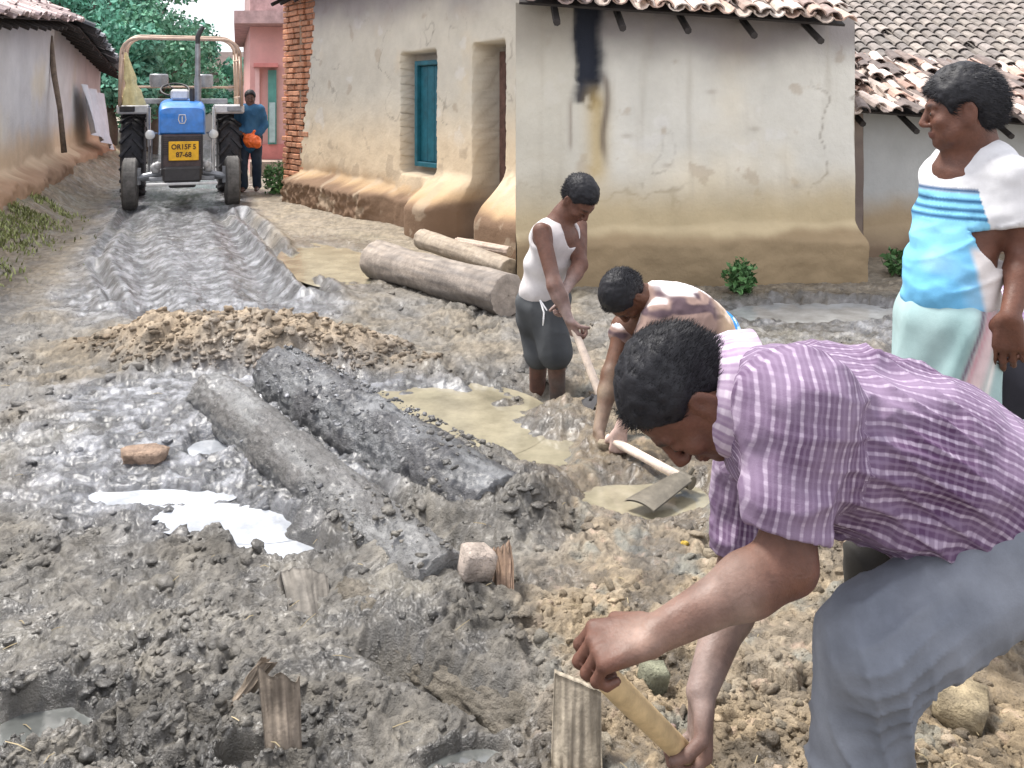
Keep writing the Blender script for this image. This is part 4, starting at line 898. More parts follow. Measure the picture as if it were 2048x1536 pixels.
# gathered yellow cloth tied to the left of the roll frame
b = MB(); n = 22; vs = []; fs = []; rows = 14
for j in range(rows+1):
    t = j/rows; c = V(-.80+.12*t, .80, 2.30-.80*t); r_ = .02+.17*t
    for k in range(n): a = 2*math.pi*k/n; q = r_*(1+.22*math.sin(a*5+t*3)*(t > .05)); q *= (.75 if abs(t-.62) < .05 else 1); vs.append(c+V(math.cos(a)*q*.8, math.sin(a)*q*.7, 0))
for j in range(rows):
    for k in range(n): fs.append((j*n+k, (j+1)*n+k, (j+1)*n+(k+1) % n, j*n+(k+1) % n))
b.add(vs, fs); L(b, 'gathered_cloth', net, TR, True)
# ---------------------------------------------------------------- people
skin_m = mat('skin', use_col=True, rough=.68, nscale=34, namt=.22, bump=.45, bscale=150, sub=.05, bdist=.003, rmin=.46, spec=.4, bump2=.3, b2scale=28)
hair_m = mat('hair', (.010,.010,.013), .55, nscale=60, namt=.3, bump=.35, bscale=160, spec=.3, bdist=.004)
cloth_m = mat('cloth', use_col=True, rough=.85, nscale=12, namt=.12, bump=.25, bscale=300, bdist=.002, spec=.25)
denim_m = mat('worn_trouser_cloth', use_col=True, rough=.85, nscale=9, namt=.22, bump=.35, bscale=240, bdist=.002, bump2=.5, b2scale=13, spec=.25)
eye_m = mat('eye_white', (.30,.26,.23), .5); iris_m = mat('iris', (.02,.012,.01), .2)
def stripes(name, dark, lite, mid, pv=.021, pu=.028, wv=.22, noise_l=.5, cross=.35):
    m = mat(name, dark, .85, bump=.3, bscale=300, bdist=.002, spec=.25); nt = m.node_tree; N = nt.nodes; L_ = nt.links; b = N['Principled BSDF']
    a = N.new('ShaderNodeAttribute'); a.attribute_name = 'Pat'; sp = N.new('ShaderNodeSeparateXYZ'); L_.new(a.outputs['Vector'], sp.inputs[0])
    tc = N.new('ShaderNodeTexCoord')
    def M(op, x, y=None, c=None):
        q = N.new('ShaderNodeMath'); q.operation = op
        for i, t in enumerate((x, y, c)):
            if t is None: continue
            if isinstance(t, (int, float)): q.inputs[i].default_value = t
            else: L_.new(t, q.inputs[i])
        return q.outputs[0]
    def noise(sc, src=None, det=3):
        n = N.new('ShaderNodeTexNoise'); n.inputs['Scale'].default_value = sc; n.inputs['Detail'].default_value = det; L_.new(tc.outputs['Object'] if src is None else src, n.inputs['Vector']); return n.outputs[0]
    def band(src, per, w, off=0.0):
        t = M('ABSOLUTE', M('SUBTRACT', M('FRACT', M('ADD', M('DIVIDE', src, per), off)), .5)); r = N.new('ShaderNodeMapRange'); r.inputs[1].default_value = w/2; r.inputs[2].default_value = w/2+.09; r.inputs[3].default_value = 1; r.inputs[4].default_value = 0; L_.new(t, r.inputs[0]); return r.outputs[0]
    def mixc(fac, c0, c1):
        q = N.new('ShaderNodeMix'); q.data_type = 'RGBA'
        if isinstance(fac, (int,float)): q.inputs[0].default_value = fac
        else: L_.new(fac, q.inputs[0])
        for i, c in ((6,c0),(7,c1)):
            if isinstance(c, tuple): q.inputs[i].default_value = (*c,1)
            else: L_.new(c, q.inputs[i])
        return q.outputs[2]
    wob = M('MULTIPLY', M('SUBTRACT', noise(16, None, 4), .5), .014); vv = M('ADD', sp.outputs[1], wob)
    n1 = noise(6, None, 4); r = N.new('ShaderNodeMapRange'); r.inputs[1].default_value = .38; r.inputs[2].default_value = .66; L_.new(n1, r.inputs[0])
    base = mixc(M('MULTIPLY', r.outputs[0], noise_l), dark, mid)
    thin = band(vv, pv, .10, .5); base = mixc(M('MULTIPLY', thin, .5), base, mid)
    cr = band(sp.outputs[0], pu, .25); base = mixc(M('MULTIPLY', cr, cross*.6), base, mid)
    ln = band(vv, pv, wv); dash = M('ADD', M('MULTIPLY', cr, cross), 1-cross*.8)
    nb = noise(38, None, 2); rb = N.new('ShaderNodeMapRange'); rb.inputs[1].default_value = .3; rb.inputs[2].default_value = .6; rb.inputs[3].default_value = .45; L_.new(nb, rb.inputs[0])
    col = mixc(M('MULTIPLY', M('MULTIPLY', ln, dash), rb.outputs[0]), base, lite); L_.new(col, b.inputs['Base Color']); return m
def torso(S, pts, lat, infl=0.0, k=.06):
    pts = [(np.asarray(c,float), rl, rd, rs) for c, rl, rd, rs in pts]
    for i, (c, rl, rd, rs) in enumerate(pts):
        t = nrm(pts[max(i-1,0)][0]-pts[min(i+1,len(pts)-1)][0]); l = nrm(np.asarray(lat)-t*np.dot(lat,t)); f = np.cross(t, l)
        S.ell(c, (rl+infl, rd+infl, rs+infl), np.stack([l, f, t],1), k)
def head(S, C, Rm, s=1.0):
    P = lambda x,y,z: C+Rm@V(x,y,z)*s
    S.ell(P(0,-.014,.030), V(.075,.097,.086)*s, Rm, .02); S.ell(P(0,.022,-.030), V(.062,.066,.085)*s, Rm, .03); S.ell(P(0,.030,-.078), V(.047,.048,.038)*s, Rm, .03)
    S.ell(P(0,.067,-.100), V(.020,.018,.015)*s, Rm, .02)
    for q in (-1,1):
        S.ell(P(q*.040,.062,-.034), V(.022,.020,.018)*s, Rm, .02); S.cone(P(q*.012,.086,.014), P(q*.040,.074,.014), .009*s, .008*s, .012)
        S.ell(P(q*.031,.101,-.008), V(.019,.018,.011)*s, Rm, .010, True); S.ell(P(q*.031,.076,-.009), V(.0135,.0125,.011)*s, Rm, .004)
        S.ell(P(q*.079,-.012,-.010), V(.007,.019,.031)*s, Rm@np.array(Matrix.Rotation(q*.25,3,'Z')), .004); S.ell(P(q*.088,-.008,-.007), V(.007,.011,.018)*s, Rm, .004, True)
        S.ell(P(q*.011,.097,-.043), V(.008,.010,.007)*s, Rm, .006)
        S.cone(P(q*.045,.04,-.075), P(q*.058,.0,-.045), .014*s, .016*s, .03)
    S.cone(P(0,.086,.008), P(0,.108,-.036), .008*s, .0115*s, .010); S.ell(P(0,.104,-.040), V(.009,.008,.008)*s, Rm, .006)
    S.ell(P(0,.087,-.066), V(.024,.010,.0055)*s, Rm, .004); S.ell(P(0,.085,-.076), V(.020,.010,.007)*s, Rm, .004)
def hand(S, wr, d, n, ac, s=1.0, curl=(50,65,40), spread=.05, thumb=(35,30), h0=.0085):
    d = nrm(d); n = nrm(np.asarray(n)-d*np.dot(n,d)); ac = nrm(np.asarray(ac)-d*np.dot(ac,d)-n*np.dot(ac,n)); tips = []
    def rot(v, axis, ang): return np.array(Matrix.Rotation(ang,3,Vector(axis)))@v
    for k, (ln, r) in enumerate(zip((.074,.084,.078,.060), (.0088,.0090,.0086,.0076))):
        o = (1.5-k)*.0205*s; kn = wr+d*(.086-.004*abs(k-1))*s+ac*o; S.cone(wr+ac*o*.55+d*.012*s, kn, .015*s, .0115*s, .012)
        dd = nrm(d+ac*(1.5-k)*spread); p = kn; axis = np.cross(dd, n); t = math.copysign(1,1)
        for j, (fr, cu) in enumerate(zip((.46,.30,.24), curl)):
            dd = rot(dd, axis, math.radians(cu+(k-1.5)*3)); q = p+dd*ln*fr*s; S.cone(p, q, r*s*(1.08-.07*j), r*s*(1.0-.08*j), .0025 if j == 0 else .004); p = q
        tips.append((p, dd))
    p = wr+d*.018*s+ac*.024*s+n*.004; d1 = nrm(d*.75+ac*.6+n*.25); q = p+d1*.040*s; S.cone(p, q, .016*s, .012*s, .010); d2 = nrm(rot(nrm(d*.9+ac*.25+n*.35), np.cross(d, n), math.radians(thumb[0]))); q2 = q+d2*.032*s; S.cone(q, q2, .0115*s, .010*s, .003); d3 = nrm(d2-ac*.5+n*.3); S.cone(q2, q2+d3*.024*s, .010*s, .0085*s, .003)
    return tips
def foot(S, an, fd, s=1.0):
    fd = nrm(fd); S.cone(an-fd*.03*s+V(0,0,-.045)*s, an+fd*.14*s+V(0,0,-.055)*s, .034*s, .026*s, .03); S.cone(an, an+fd*.10*s+V(0,0,-.045)*s, .036*s, .026*s, .03)
def wrinkle(v, f, n, amt, fr, seed, axis=None):
    p = v*fr; w = noise3(p, seed)+.5*noise3(p*2.1+5, seed+1); w = 1-np.abs(w)*1.6; return v+n*(amt*(w-.35))[:,None]
def bones_uv(v, bones):   # bones: (a, b, ref, r, scale)
    best = np.full(len(v), 1e9); U = np.zeros((len(v),2))
    for i, (a, b, ref, r, rs) in enumerate(bones):
        a = np.asarray(a,float); b = np.asarray(b,float); d = b-a; L_ = np.linalg.norm(d); t = np.clip((v-a)@d/L_**2, -.6, 1.6); tc = np.clip(t,0,1); q = v-a-tc[:,None]*d
        dist = np.linalg.norm(q,axis=1)-r; e1 = nrm(np.asarray(ref)-nrm(d)*np.dot(ref,nrm(d))); e2 = np.cross(nrm(d), e1); pr = v-a-t[:,None]*d
        ang = np.arctan2(pr@e2, pr@e1); m = dist < best; best = np.where(m, dist, best); U[m,0] = (t*L_)[m]+i*.013; U[m,1] = ((ang*rs) if rs > 0 else (pr@e2)*1.1+.3)[m]
    return U
def make_hair(parent, C, Rm, s, h, nst=0, ln=.02, seed=0, thick=.012, fz=0.0, front=.060, low=-.055, wst=.0009, name='hair', top=1.0):
    P = lambda x,y,z: C+Rm@V(x,y,z)*s
    S = SDF(); S.ell(P(0,-.016,.032), V(.077+thick,.098+thick,.088+thick*1.3*top)*s, Rm, .02); S.ell(P(0,-.05,-.03), V(.062,.055,.05)*s, Rm, .03)
    S.ell(P(0,.140,-.032-fz), V(.150,.132-fz*.7,.114)*s, Rm, .010, True); S.ell(P(0,.05,-.13), V(.14,.12,.085)*s, Rm, .015, True); S.ell(P(0,-.06,-.15), V(.12,.12,.085)*s, Rm, .01, True)
    for q in (-1,1): S.ell(P(q*.088,.004,-.026), V(.035,.036,.046)*s, Rm, .008, True)
    v, f = S.mesh(h); n = vnormals(v, f); v = v+n*(.0028*s*noise3(v*75/s,seed)+.0035*s*noise3(v*28/s,seed+1))[:,None]
    hm = npmesh(name, v, f); o = link(name, hm, hair_m, parent)
    if nst:
        r = np.random.RandomState(seed); i = r.randint(0, len(v), nst); p = v[i]-n[i]*.003*s; lo = (v[i]-C)@Rm
        back = Rm@V(0,-1,-.35); fl = np.where((lo[:,1] > .06*s)[:,None], Rm@V(.5,.35,-.1), back)
        t = n[i]*.10+fl*.9+r.randn(nst,3)*.20; t -= n[i]*np.minimum((t*n[i]).sum(1),0)[:,None]; t /= np.linalg.norm(t,axis=1)[:,None]; L_ = (ln*s*r.uniform(.5,1.2,nst))[:,None]
        w = np.cross(t, n[i]); w /= np.linalg.norm(w,axis=1)[:,None]+1e-9; w *= wst
        p1 = p+t*L_*.5+n[i]*L_*.06; p2 = p+t*L_+n[i]*L_*-.06; V8 = np.stack([p-w,p+w,p1+w*.8,p1-w*.8,p1-w*.8,p1+w*.8,p2+w*.2,p2-w*.2],1).reshape(-1,3)
        st = npmesh('hair_strands', V8, np.arange(8*nst).reshape(-1,4)); link('hair_strands', st, hair_m, o, smooth=False, local=True)
        st.transform(Matrix.Translation(-Vector(parent.location)) if parent.location.length else Matrix())
    return o
def skin_col(v, C, Rm, s, base, seed, mud=None):
    c = np.repeat(np.array(base)[None,:], len(v), 0)*(1+.14*noise3(v*9,seed)+.08*noise3(v*40,seed+1))[:,None]
    l = (v-C)@Rm/s; g = lambda a, r: np.exp(-(((l-np.array(a))/np.array(r))**2).sum(1))
    lips = g((0,.094,-.071),(.022,.02,.009)); c = mix(c, (.16,.055,.05), lips*.7)
    for q in (-1,1): c = mix(c, (.012,.01,.01), np.clip(g((q*.030,.09,.016),(.019,.02,.0045))*1.3,0,1)*.85)
    c = mix(c, np.array(base)*V(1.5,1.2,1.1), np.clip(g((0,.11,-.035),(.014,.02,.02))+.5*g((.04,.08,-.035),(.02,.02,.02))+.5*g((-.04,.08,-.035),(.02,.02,.02)),0,1)*.3)
    if mud is not None:
        for (p, r, mc) in mud: c = mix(c, mc, np.clip(np.exp(-((np.linalg.norm(v-p,axis=1)/r)**2))*(1.1+.9*noise3(v*22,seed+4)),0,1))
    return np.clip(c,.004,1)
def eyes(body, C, Rm, s):
    for q in (-1,1):
        c = C+Rm@V(q*.031,.0762,-.009)*s; b = MB().ball(c, .0110*s, 14, 10); e = b.build('eye', eye_m, body, True)
        b = MB().ball(c+Rm@V(0,.0085,-.001)*s, V(.0052,.0052,.0052)*s, 10, 8); b.build('iris', iris_m, e, True)
def body(label, S, h, C, Rm, s, base, seed, mud=None, zmin=None):
    v, f = S.mesh(h, zmin); me = npmesh('person', v, f, skin_col(v, C, Rm, s, base, seed, mud)); o = link('person', me, skin_m); return tag(o, label, 'person')
def garment(name, S, h, m, parent, colfn=None, wr=(.006, V(9,9,9)), seed=0, bones=None, post=None, extra=None):
    v, f = S.mesh(h); n = vnormals(v, f)
    v = wrinkle(v, f, n, wr[0], wr[1], seed)
    if len(wr) > 2: v = wrinkle(v, f, n, wr[2], wr[3], seed+3)
    if post is not None: v = post(v, n)
    me = npmesh(name, v, f, colfn(v, n) if colfn else None, uv=bones_uv(v, bones) if bones else None); return link(name, me, m, parent)
def cuff_cut(S, a, b, r, dep=.05):   # hollow sleeve end: a -> b points out of the sleeve
    d = nrm(np.asarray(b)-np.asarray(a)); S.cone(np.asarray(b)-d*dep, np.asarray(b)+d*.06, r*.9, r*1.0, .004, True)

# ===== A: man in the purple striped shirt, bent over the pick handle
def person_purple():
    s = 1.0; C = at(1362,792,1.62); Rm = frame(V(-.345,-.10,-.94), V(-.94,-.10,.345)); nk = at(1500,795,1.63); lat = V(0,1,0)
    tp = [(at(1600,858,1.63),.17,.112,.13),(at(1720,872,1.63),.16,.118,.13),(at(1866,915,1.63),.155,.115,.13),(at(2035,1018,1.63),.16,.115,.13)]
    shN, elN, wrN = at(1592,808,1.475), at(1572,1128,1.43), at(1312,1268,1.38); shF, elF, wrF = at(1512,860,1.79), at(1482,1150,1.78), at(1402,1385,1.62)
    hpN, knN, anN = at(2082,1070,1.54), at(1752,1300,1.47), V(.565,1.53,.20); hpF, knF, anF = at(2085,1040,1.74), at(1775,1130,1.80), V(.74,1.88,.16)
    S = SDF(); torso(S, tp, lat); head(S, C, Rm, s); S.chain([C+Rm@V(0,-.03,-.05)*s, nk, at(1580,835,1.63)], [.058,.062,.09], .05)
    for a,b,c in ((shN,elN,wrN),(shF,elF,wrF)):
        S.cone(a,b,.052,.042,.04); m_ = b+(c-b)*.3; S.cone(b,m_,.043,.043,.03); S.cone(m_,c,.043,.027,.03)
    for a,b,c in ((hpN,knN,anN),(hpF,knF,anF)): S.cone(a,b,.085,.055,.05); S.cone(b,c,.055,.038,.03); foot(S, c, V(-1,0,0))
    S.ell(elN+V(.014,0,-.010), V(.028,.026,.026), None, .02)
    hand(S, wrN, V(-1,-.05,-.18), V(-.1,.25,-1), V(-.15,.9,.3), 1.12, (52,78,48), .05)
    hand(S, wrF, V(-.05,-.12,-1), V(-.9,-.1,.1), V(.1,-.9,-.2), 1.08, (48,70,45), .03)
    mudc = (.24,.17,.14); mud = [(wrN+(elN-wrN)*.45,.07,mudc),(wrN,.05,(.27,.18,.14)),(wrF,.12,(.22,.16,.14)),(elF+(wrF-elF)*.4,.06,mudc)]
    o = body('man in a purple striped shirt and grey blue trousers stooping over a wooden handle', S, .0042, C, Rm, s, (.105,.045,.029), 1, mud)
    make_hair(o, C, Rm, s, .0045, 16000, .020, 3, .007, wst=.0006); eyes(o, C, Rm, s)
    # shirt
    S = SDF(); torso(S, tp, lat, .026, .07); S.cone(nk+V(.035,0,-.01), at(1620,850,1.63), .072, .11, .05)
    S.cone(at(1545,765,1.56), shN, .06, .088, .05); S.cone(shN, elN, .088, .064, .035); S.cone(shF+V(.02,0,.02), shF, .08, .09, .05); S.cone(shF, elF, .078, .060, .03)
    S.ell(at(1760,985,1.6), (.115,.15,.06), None, .05); S.ell(at(1965,1050,1.53), (.15,.06,.055), np.array(Matrix.Rotation(.12,3,'Y')), .05); S.ell(at(1850,1060,1.60), (.08,.10,.05), None, .04)
    dn = nrm(elN-shN); q = elN+(shN-elN)*.20; S.half(q, dn+V(-.12,0,0), .16); S.cone(q-dn*.012, q+dn*.05, .060, .064, .003, True); df = nrm(elF-shF); q = elF+(shF-elF)*.13; S.half(q, df, .12); S.cone(q-df*.012, q+df*.05, .052, .056, .003, True)
    S.ell(hpN+V(.03,0,-.06), (.16,.09,.06), np.array(Matrix.Rotation(.25,3,'Y')), .012, True)
    bn = [(tp[0][0]+(tp[0][0]-tp[1][0])*.6,tp[1][0],V(0,-1,0),.17,.165),(tp[1][0],tp[2][0],V(0,-1,0),.17,.165),(tp[2][0],tp[3][0]+V(.1,0,-.05),V(0,-1,0),.17,.165),(shN,elN,V(0,1,0),.085,-1),(shF,elF,V(0,1,0),.075,-1)]
    pm = stripes('purple_plaid', (.075,.036,.085), (.39,.32,.41), (.23,.17,.25), .0205, .0165, .18, .9, .45)
    pc = stripes('collar_cloth', (.26,.18,.28), (.62,.54,.62), (.45,.36,.46), .0205, .0165, .3, .9, .3)
    def post(v, n):
        # long creases: along the flank from armpit to waist, and rings near the waist and sleeve
        a = tp[0][0]; x = v[:,0]; z = v[:,2]; q = np.sin((z*1.0+.25*x)*62+2.5*noise3(v*6,5)); k = np.exp(-((x-at(1760,0,1.5)[0])/.11)**2)*(v[:,1] < 1.6)
        v = v+n*(.010*(1-np.abs(q))**2*k)[:,None]
        q2 = np.sin((x*.8+z*.9)*70+3*noise3(v*5,6)); k2 = np.exp(-((x-at(1860,0,1.5)[0])/.09)**2); return v+n*(.012*(1-np.abs(q2))**2*k2)[:,None]
    sh = garment('shirt', S, .005, pm, o, None, (.011, V(5,7,8), .005, V(15,15,15)), 4, bn, post)
    # collar: a folded band round the neck
    ax = nrm(C+Rm@V(0,-.03,-.05)*s-nk); c0 = nk+ax*.050; b = MB(); u = -nrm(np.cross(ax, V(0,1,0))); w = np.cross(ax, u); n = 40; vs = []; fs = []
    prof = [(.034,.078),(.038,.082),(.033,.090),(.008,.106),(-.018,.118),(-.020,.114),(.004,.098),(.024,.082)]
    for k in range(n+1):
        a = math.radians(-158)+math.radians(316)*k/n; e = 1.0+.45*max(0,(abs(a)-1.9))
        for (hh, r) in prof: vs.append(c0+ax*hh*(1 if hh > 0 else e*1.8)+(u*math.cos(a)+w*math.sin(a))*(r+.002*math.sin(a*7)))
    for k in range(n):
        for j in range(8): fs.append((k*8+j, (k+1)*8+j, (k+1)*8+(j+1) % 8, k*8+(j+1) % 8))
    b.add(vs, fs); cl = b.build('collar', pc, sh, True, local=True)
    cl.data.attributes.new('Pat','FLOAT_VECTOR','POINT').data.foreach_set('vector', np.array([(q[1][0], (i//8)*.009, 0) for i, q in enumerate(zip(vs, [prof[j % 8] for j in range(len(vs))]))], np.float32).ravel())
    # trousers
    S = SDF(); torso(S, [tp[3], (at(2110,1020,1.63),.17,.13,.12)], lat, .012, .07); S.cone(hpN, knN, .112, .082, .05); S.cone(knN, anN+V(0,0,-.05), .080, .078, .035); S.cone(hpF, knF, .10, .075, .05); S.cone(knF, anF, .072, .070, .03)
    tc = lambda v, n: mix((.145,.16,.19), (.23,.245,.275), np.clip(.5+.5*noise3(v*5,7)+.3*noise3(v*19,8),0,1))*mix((1,1,1),(.75,.66,.52),sst(.25,.9,noise3(v*7,12)+.9*sst(.5,.2,v[:,2])))*mix((1,1,1),(.26,.23,.18),sst(.3,.7,noise3(v*8,13)*.35+sst(1.66,1.72,v[:,1])*sst(hpF[0]-.06,hpF[0]-.16,v[:,0])))  # far leg darkened: mostly shade put into the cloth colour, with some mud
    def post2(v, n):
        r = v-knN; dk = np.linalg.norm(r,axis=1); q = np.sin((r[:,2]*1.0-.45*r[:,0])*95+2*noise3(v*7,9)); v = v+n*(.016*(1-np.abs(q))**1.8*np.exp(-(dk/.10)**2)*sst(-.09,-.02,r[:,0]))[:,None]
        q2 = np.sin((r[:,0]*1.2+r[:,2]*.5)*55+3*noise3(v*4,11)); return v+n*(.011*(1-np.abs(q2))**2*np.exp(-((r[:,2]+.14)/.15)**2))[:,None]
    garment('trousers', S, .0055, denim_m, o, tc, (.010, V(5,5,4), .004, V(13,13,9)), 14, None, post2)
    b = MB(); pk_ = [at(1395,1000,9)]
    b = MB(); gp0 = wrN+V(-.105,.012,-.048); p0 = at(1178,1322,1.385); p1 = at(1372,1512,1.60); dd = nrm(p1-p0); b.tube([p0+dd*.005, p0+dd*.012, p0+dd*.12, p1, p1+dd*.22, p1+dd*.38], [.015,.019,.021,.020,.020,.02], 16, jit=.02)
    hd = thing('pickaxe', p1+dd*.38, 'pale wooden pick handle gripped by the stooping man in purple', 'pick')
    b.build('handle', mat('pale_wood', (.50,.37,.20), .6, nscale=22, namt=.25, bump=.3), hd, True)
    q = p1+dd*.37; b = MB(); sd_ = nrm(np.cross(dd, V(0,1,0))); b.tube([q-sd_*.22-dd*.03, q-sd_*.1, q, q+sd_*.1, q+sd_*.2-dd*.03], [.004,.016,.028,.018,.006], 8); b.build('head', blk, hd, True)
person_purple()

# ===== B: standing man in the white and blue tee with a checked wrap
def person_standing():
    s = .98; C = at(1922,216,2.60); Rm = frame(V(-.93,.30,-.10), V(.0,0,1)); up = V(0,0,1); fw = nrm(V(-.86,-.42,0)); lat = nrm(np.cross(fw, up))
    nk = at(1945,288,2.62); tp = [(at(1936,375,2.63),.135,.076,.12),(at(1922,450,2.62),.125,.078,.11),(at(1906,535,2.60),.12,.088,.11),(at(1900,620,2.6),.12,.092,.11)]
    shN, elN, wrN = at(2022,352,2.50), at(2052,510,2.50), at(2020,632,2.42); shF, elF, wrF = at(1880,352,2.76), at(1905,510,2.86), at(1975,628,2.80)
    gN = gz(1.30,2.55); S = SDF(); torso(S, tp, lat); head(S, C, Rm, s); S.chain([C+Rm@V(0,-.025,-.06)*s, nk, tp[0][0]+V(0,0,.05)], [.055,.06,.09], .04)
    for a,b,c in ((shN,elN,wrN),(shF,elF,wrF)): S.cone(a,b,.045,.036,.04); m_ = b+(c-b)*.3; S.cone(b,m_,.037,.037,.03); S.cone(m_,c,.036,.025,.03)
    for x,y in ((1.265,2.53),(1.225,2.68)): S.cone(V(x,y,.85), V(x,y,.45), .07, .053, .04); S.cone(V(x,y,.45), V(x,y,.10+gN), .055, .037, .03); foot(S, V(x,y,.09+gN), fw)
    hand(S, wrN, V(-.02,.05,-1), V(.5,.8,.1), V(-.9,.4,0), 1.05, (18,25,18), .05, (15,10)); hand(S, wrF, V(.3,-.1,-1), V(.5,-.8,0), V(.3,.2,0), 1.0, (25,30,20), .04)
    o = body('man standing with arms at his sides in a white and sky blue striped tee', S, .0052, C, Rm, s, (.115,.048,.030), 21)
    make_hair(o, C, Rm, s, .005, 10000, .024, 23, .012, fz=.02, wst=.0009); eyes(o, C, Rm, s)
    S = SDF(); torso(S, tp, lat, .016, .05); S.cone(at(1915,325,2.70), at(1990,322,2.57), .05, .055, .05); S.cone(shN, elN, .062, .068, .03); S.cone(shF, elF, .062, .066, .03); S.half(elN+(shN-elN)*.42, elN-shN, .14); S.half(elF+(shF-elF)*.42, elF-shF, .14)
    S.cone(elN+(shN-elN)*.48, elN, .058, .058, .004, True); S.ell(nk+fw*.05+V(0,0,.035), (.05,.045,.04), frame(fw,up), .008, True); S.ell(nk+V(0,0,.065), (.062,.065,.045), None, .01, True)
    S.ell(at(1898,585,2.6), (.105,.11,.035), None, .04)
    def tcol(v, n):
        z = v[:,2]; yy = 200+(1.55-z)/2.55*1800; l = (v-tp[2][0])@lat; c = np.repeat(V(.60,.60,.61)[None,:], len(v), 0); wv = yy+2*noise3(v*8,3)
        body_ = np.linalg.norm((v-shN)*V(1,1,.35),axis=1) > .085; c = mix(c, (.19,.48,.68), sst(383,387,wv)*body_); c = mix(c, mix((.13,.38,.60),(.24,.55,.74),np.clip(.5+noise3(v*V(5,5,9),4),0,1)), sst(440,450,wv)*body_)
        for y0 in (381,401,419,434): c = mix(c, (.01,.06,.15), np.clip(1-np.abs(wv-y0)/5,0,1)**.4*body_)
        c = mix(c, (.62,.58,.56), sst(-.01,.01,v[:,0]-at(1952,0,2.5)[0]+.15*(z-1.0))*sst(480,500,yy)); return mix(c, (.55,.66,.72), np.clip(noise3(v*11,5)-.35,0,1)*.5)
    def postT(v, n):
        ac = v[:,2]-.55*v[:,0]; al = v[:,0]+.55*v[:,2]; q = noise3(np.stack([ac*17, al*3.5, v[:,1]*4],1),31)+.5*noise3(np.stack([ac*34, al*6, v[:,1]*6],1),33); k = sst(1.33,1.2,v[:,2])*(.5+.5*noise3(v*6,32)+.3); return v+n*(.010*(1-np.abs(q)*1.5)*k)[:,None]
    garment('tee_shirt', S, .0055, cloth_m, o, tcol, (.004, V(4,4,7), .0025, V(14,14,20)), 24, None, postT)
    S = SDF(); S.ell(at(1900,632,2.6), (.11,.125,.08), None, .05)
    zb = .08+gN
    torso(S, [tp[2],tp[3]], lat, .010, .05); S.half(V(1.25,2.6,1.0), V(0,0,1), .4)
    for (x0,y0,x1,y1,r0,r1) in ((1.275,2.53,1.262,2.52,.088,.10),(1.235,2.68,1.21,2.69,.09,.10),(1.255,2.6,1.225,2.6,.095,.11),(1.20,2.60,1.12,2.60,.06,.07)): S.cone(V(x0,y0,.90), V(x1,y1,zb), r0, r1, .06)
    S.cone(V(1.25,2.6,zb-.05), V(1.25,2.6,zb-.12), .3, .3, .01, True)
    def lcol(v, n):
        a = np.arctan2(v[:,1]-2.6, v[:,0]-1.25); t = a+.9*(.9-v[:,2])-.0; c = mix((.25,.38,.38), (.34,.46,.46), np.clip(.5+noise3(v*V(14,14,2),6),0,1))
        w = (v[:,0]-1.25)-.10*(v[:,2]-.80)*3.2; c = mix(c, (.60,.46,.46), np.exp(-((w-.015)/.022)**2)*(v[:,1] < 2.6)); c = mix(c, (.16,.12,.16), np.exp(-((w+.016)/.006)**2)*(v[:,1] < 2.6)); c = mix(c, (.70,.68,.66), np.exp(-((w-.052)/.010)**2)*(v[:,1] < 2.6)); c = mix(c,(.5,.22,.26), np.exp(-((w-.0)/.006)**2)*(v[:,1] < 2.6)*.7)
        return c
    def postL(v, n):
        a = np.arctan2(v[:,1]-2.6, v[:,0]-1.25); w = (v[:,0]-1.25)-.32*(v[:,2]-.80); q = np.sin(w*85+2.5*noise3(v*V(4,4,2.5),8)); return v+n*(.0075*q*np.exp(-((w+.01)/.09)**2)*sst(1.0,.9,v[:,2])+.004*noise3(v*V(7,7,3),9))[:,None]
    garment('wrap', S, .007, cloth_m, o, lcol, (.006, V(4,4,3)), 26, None, postL)
person_standing()

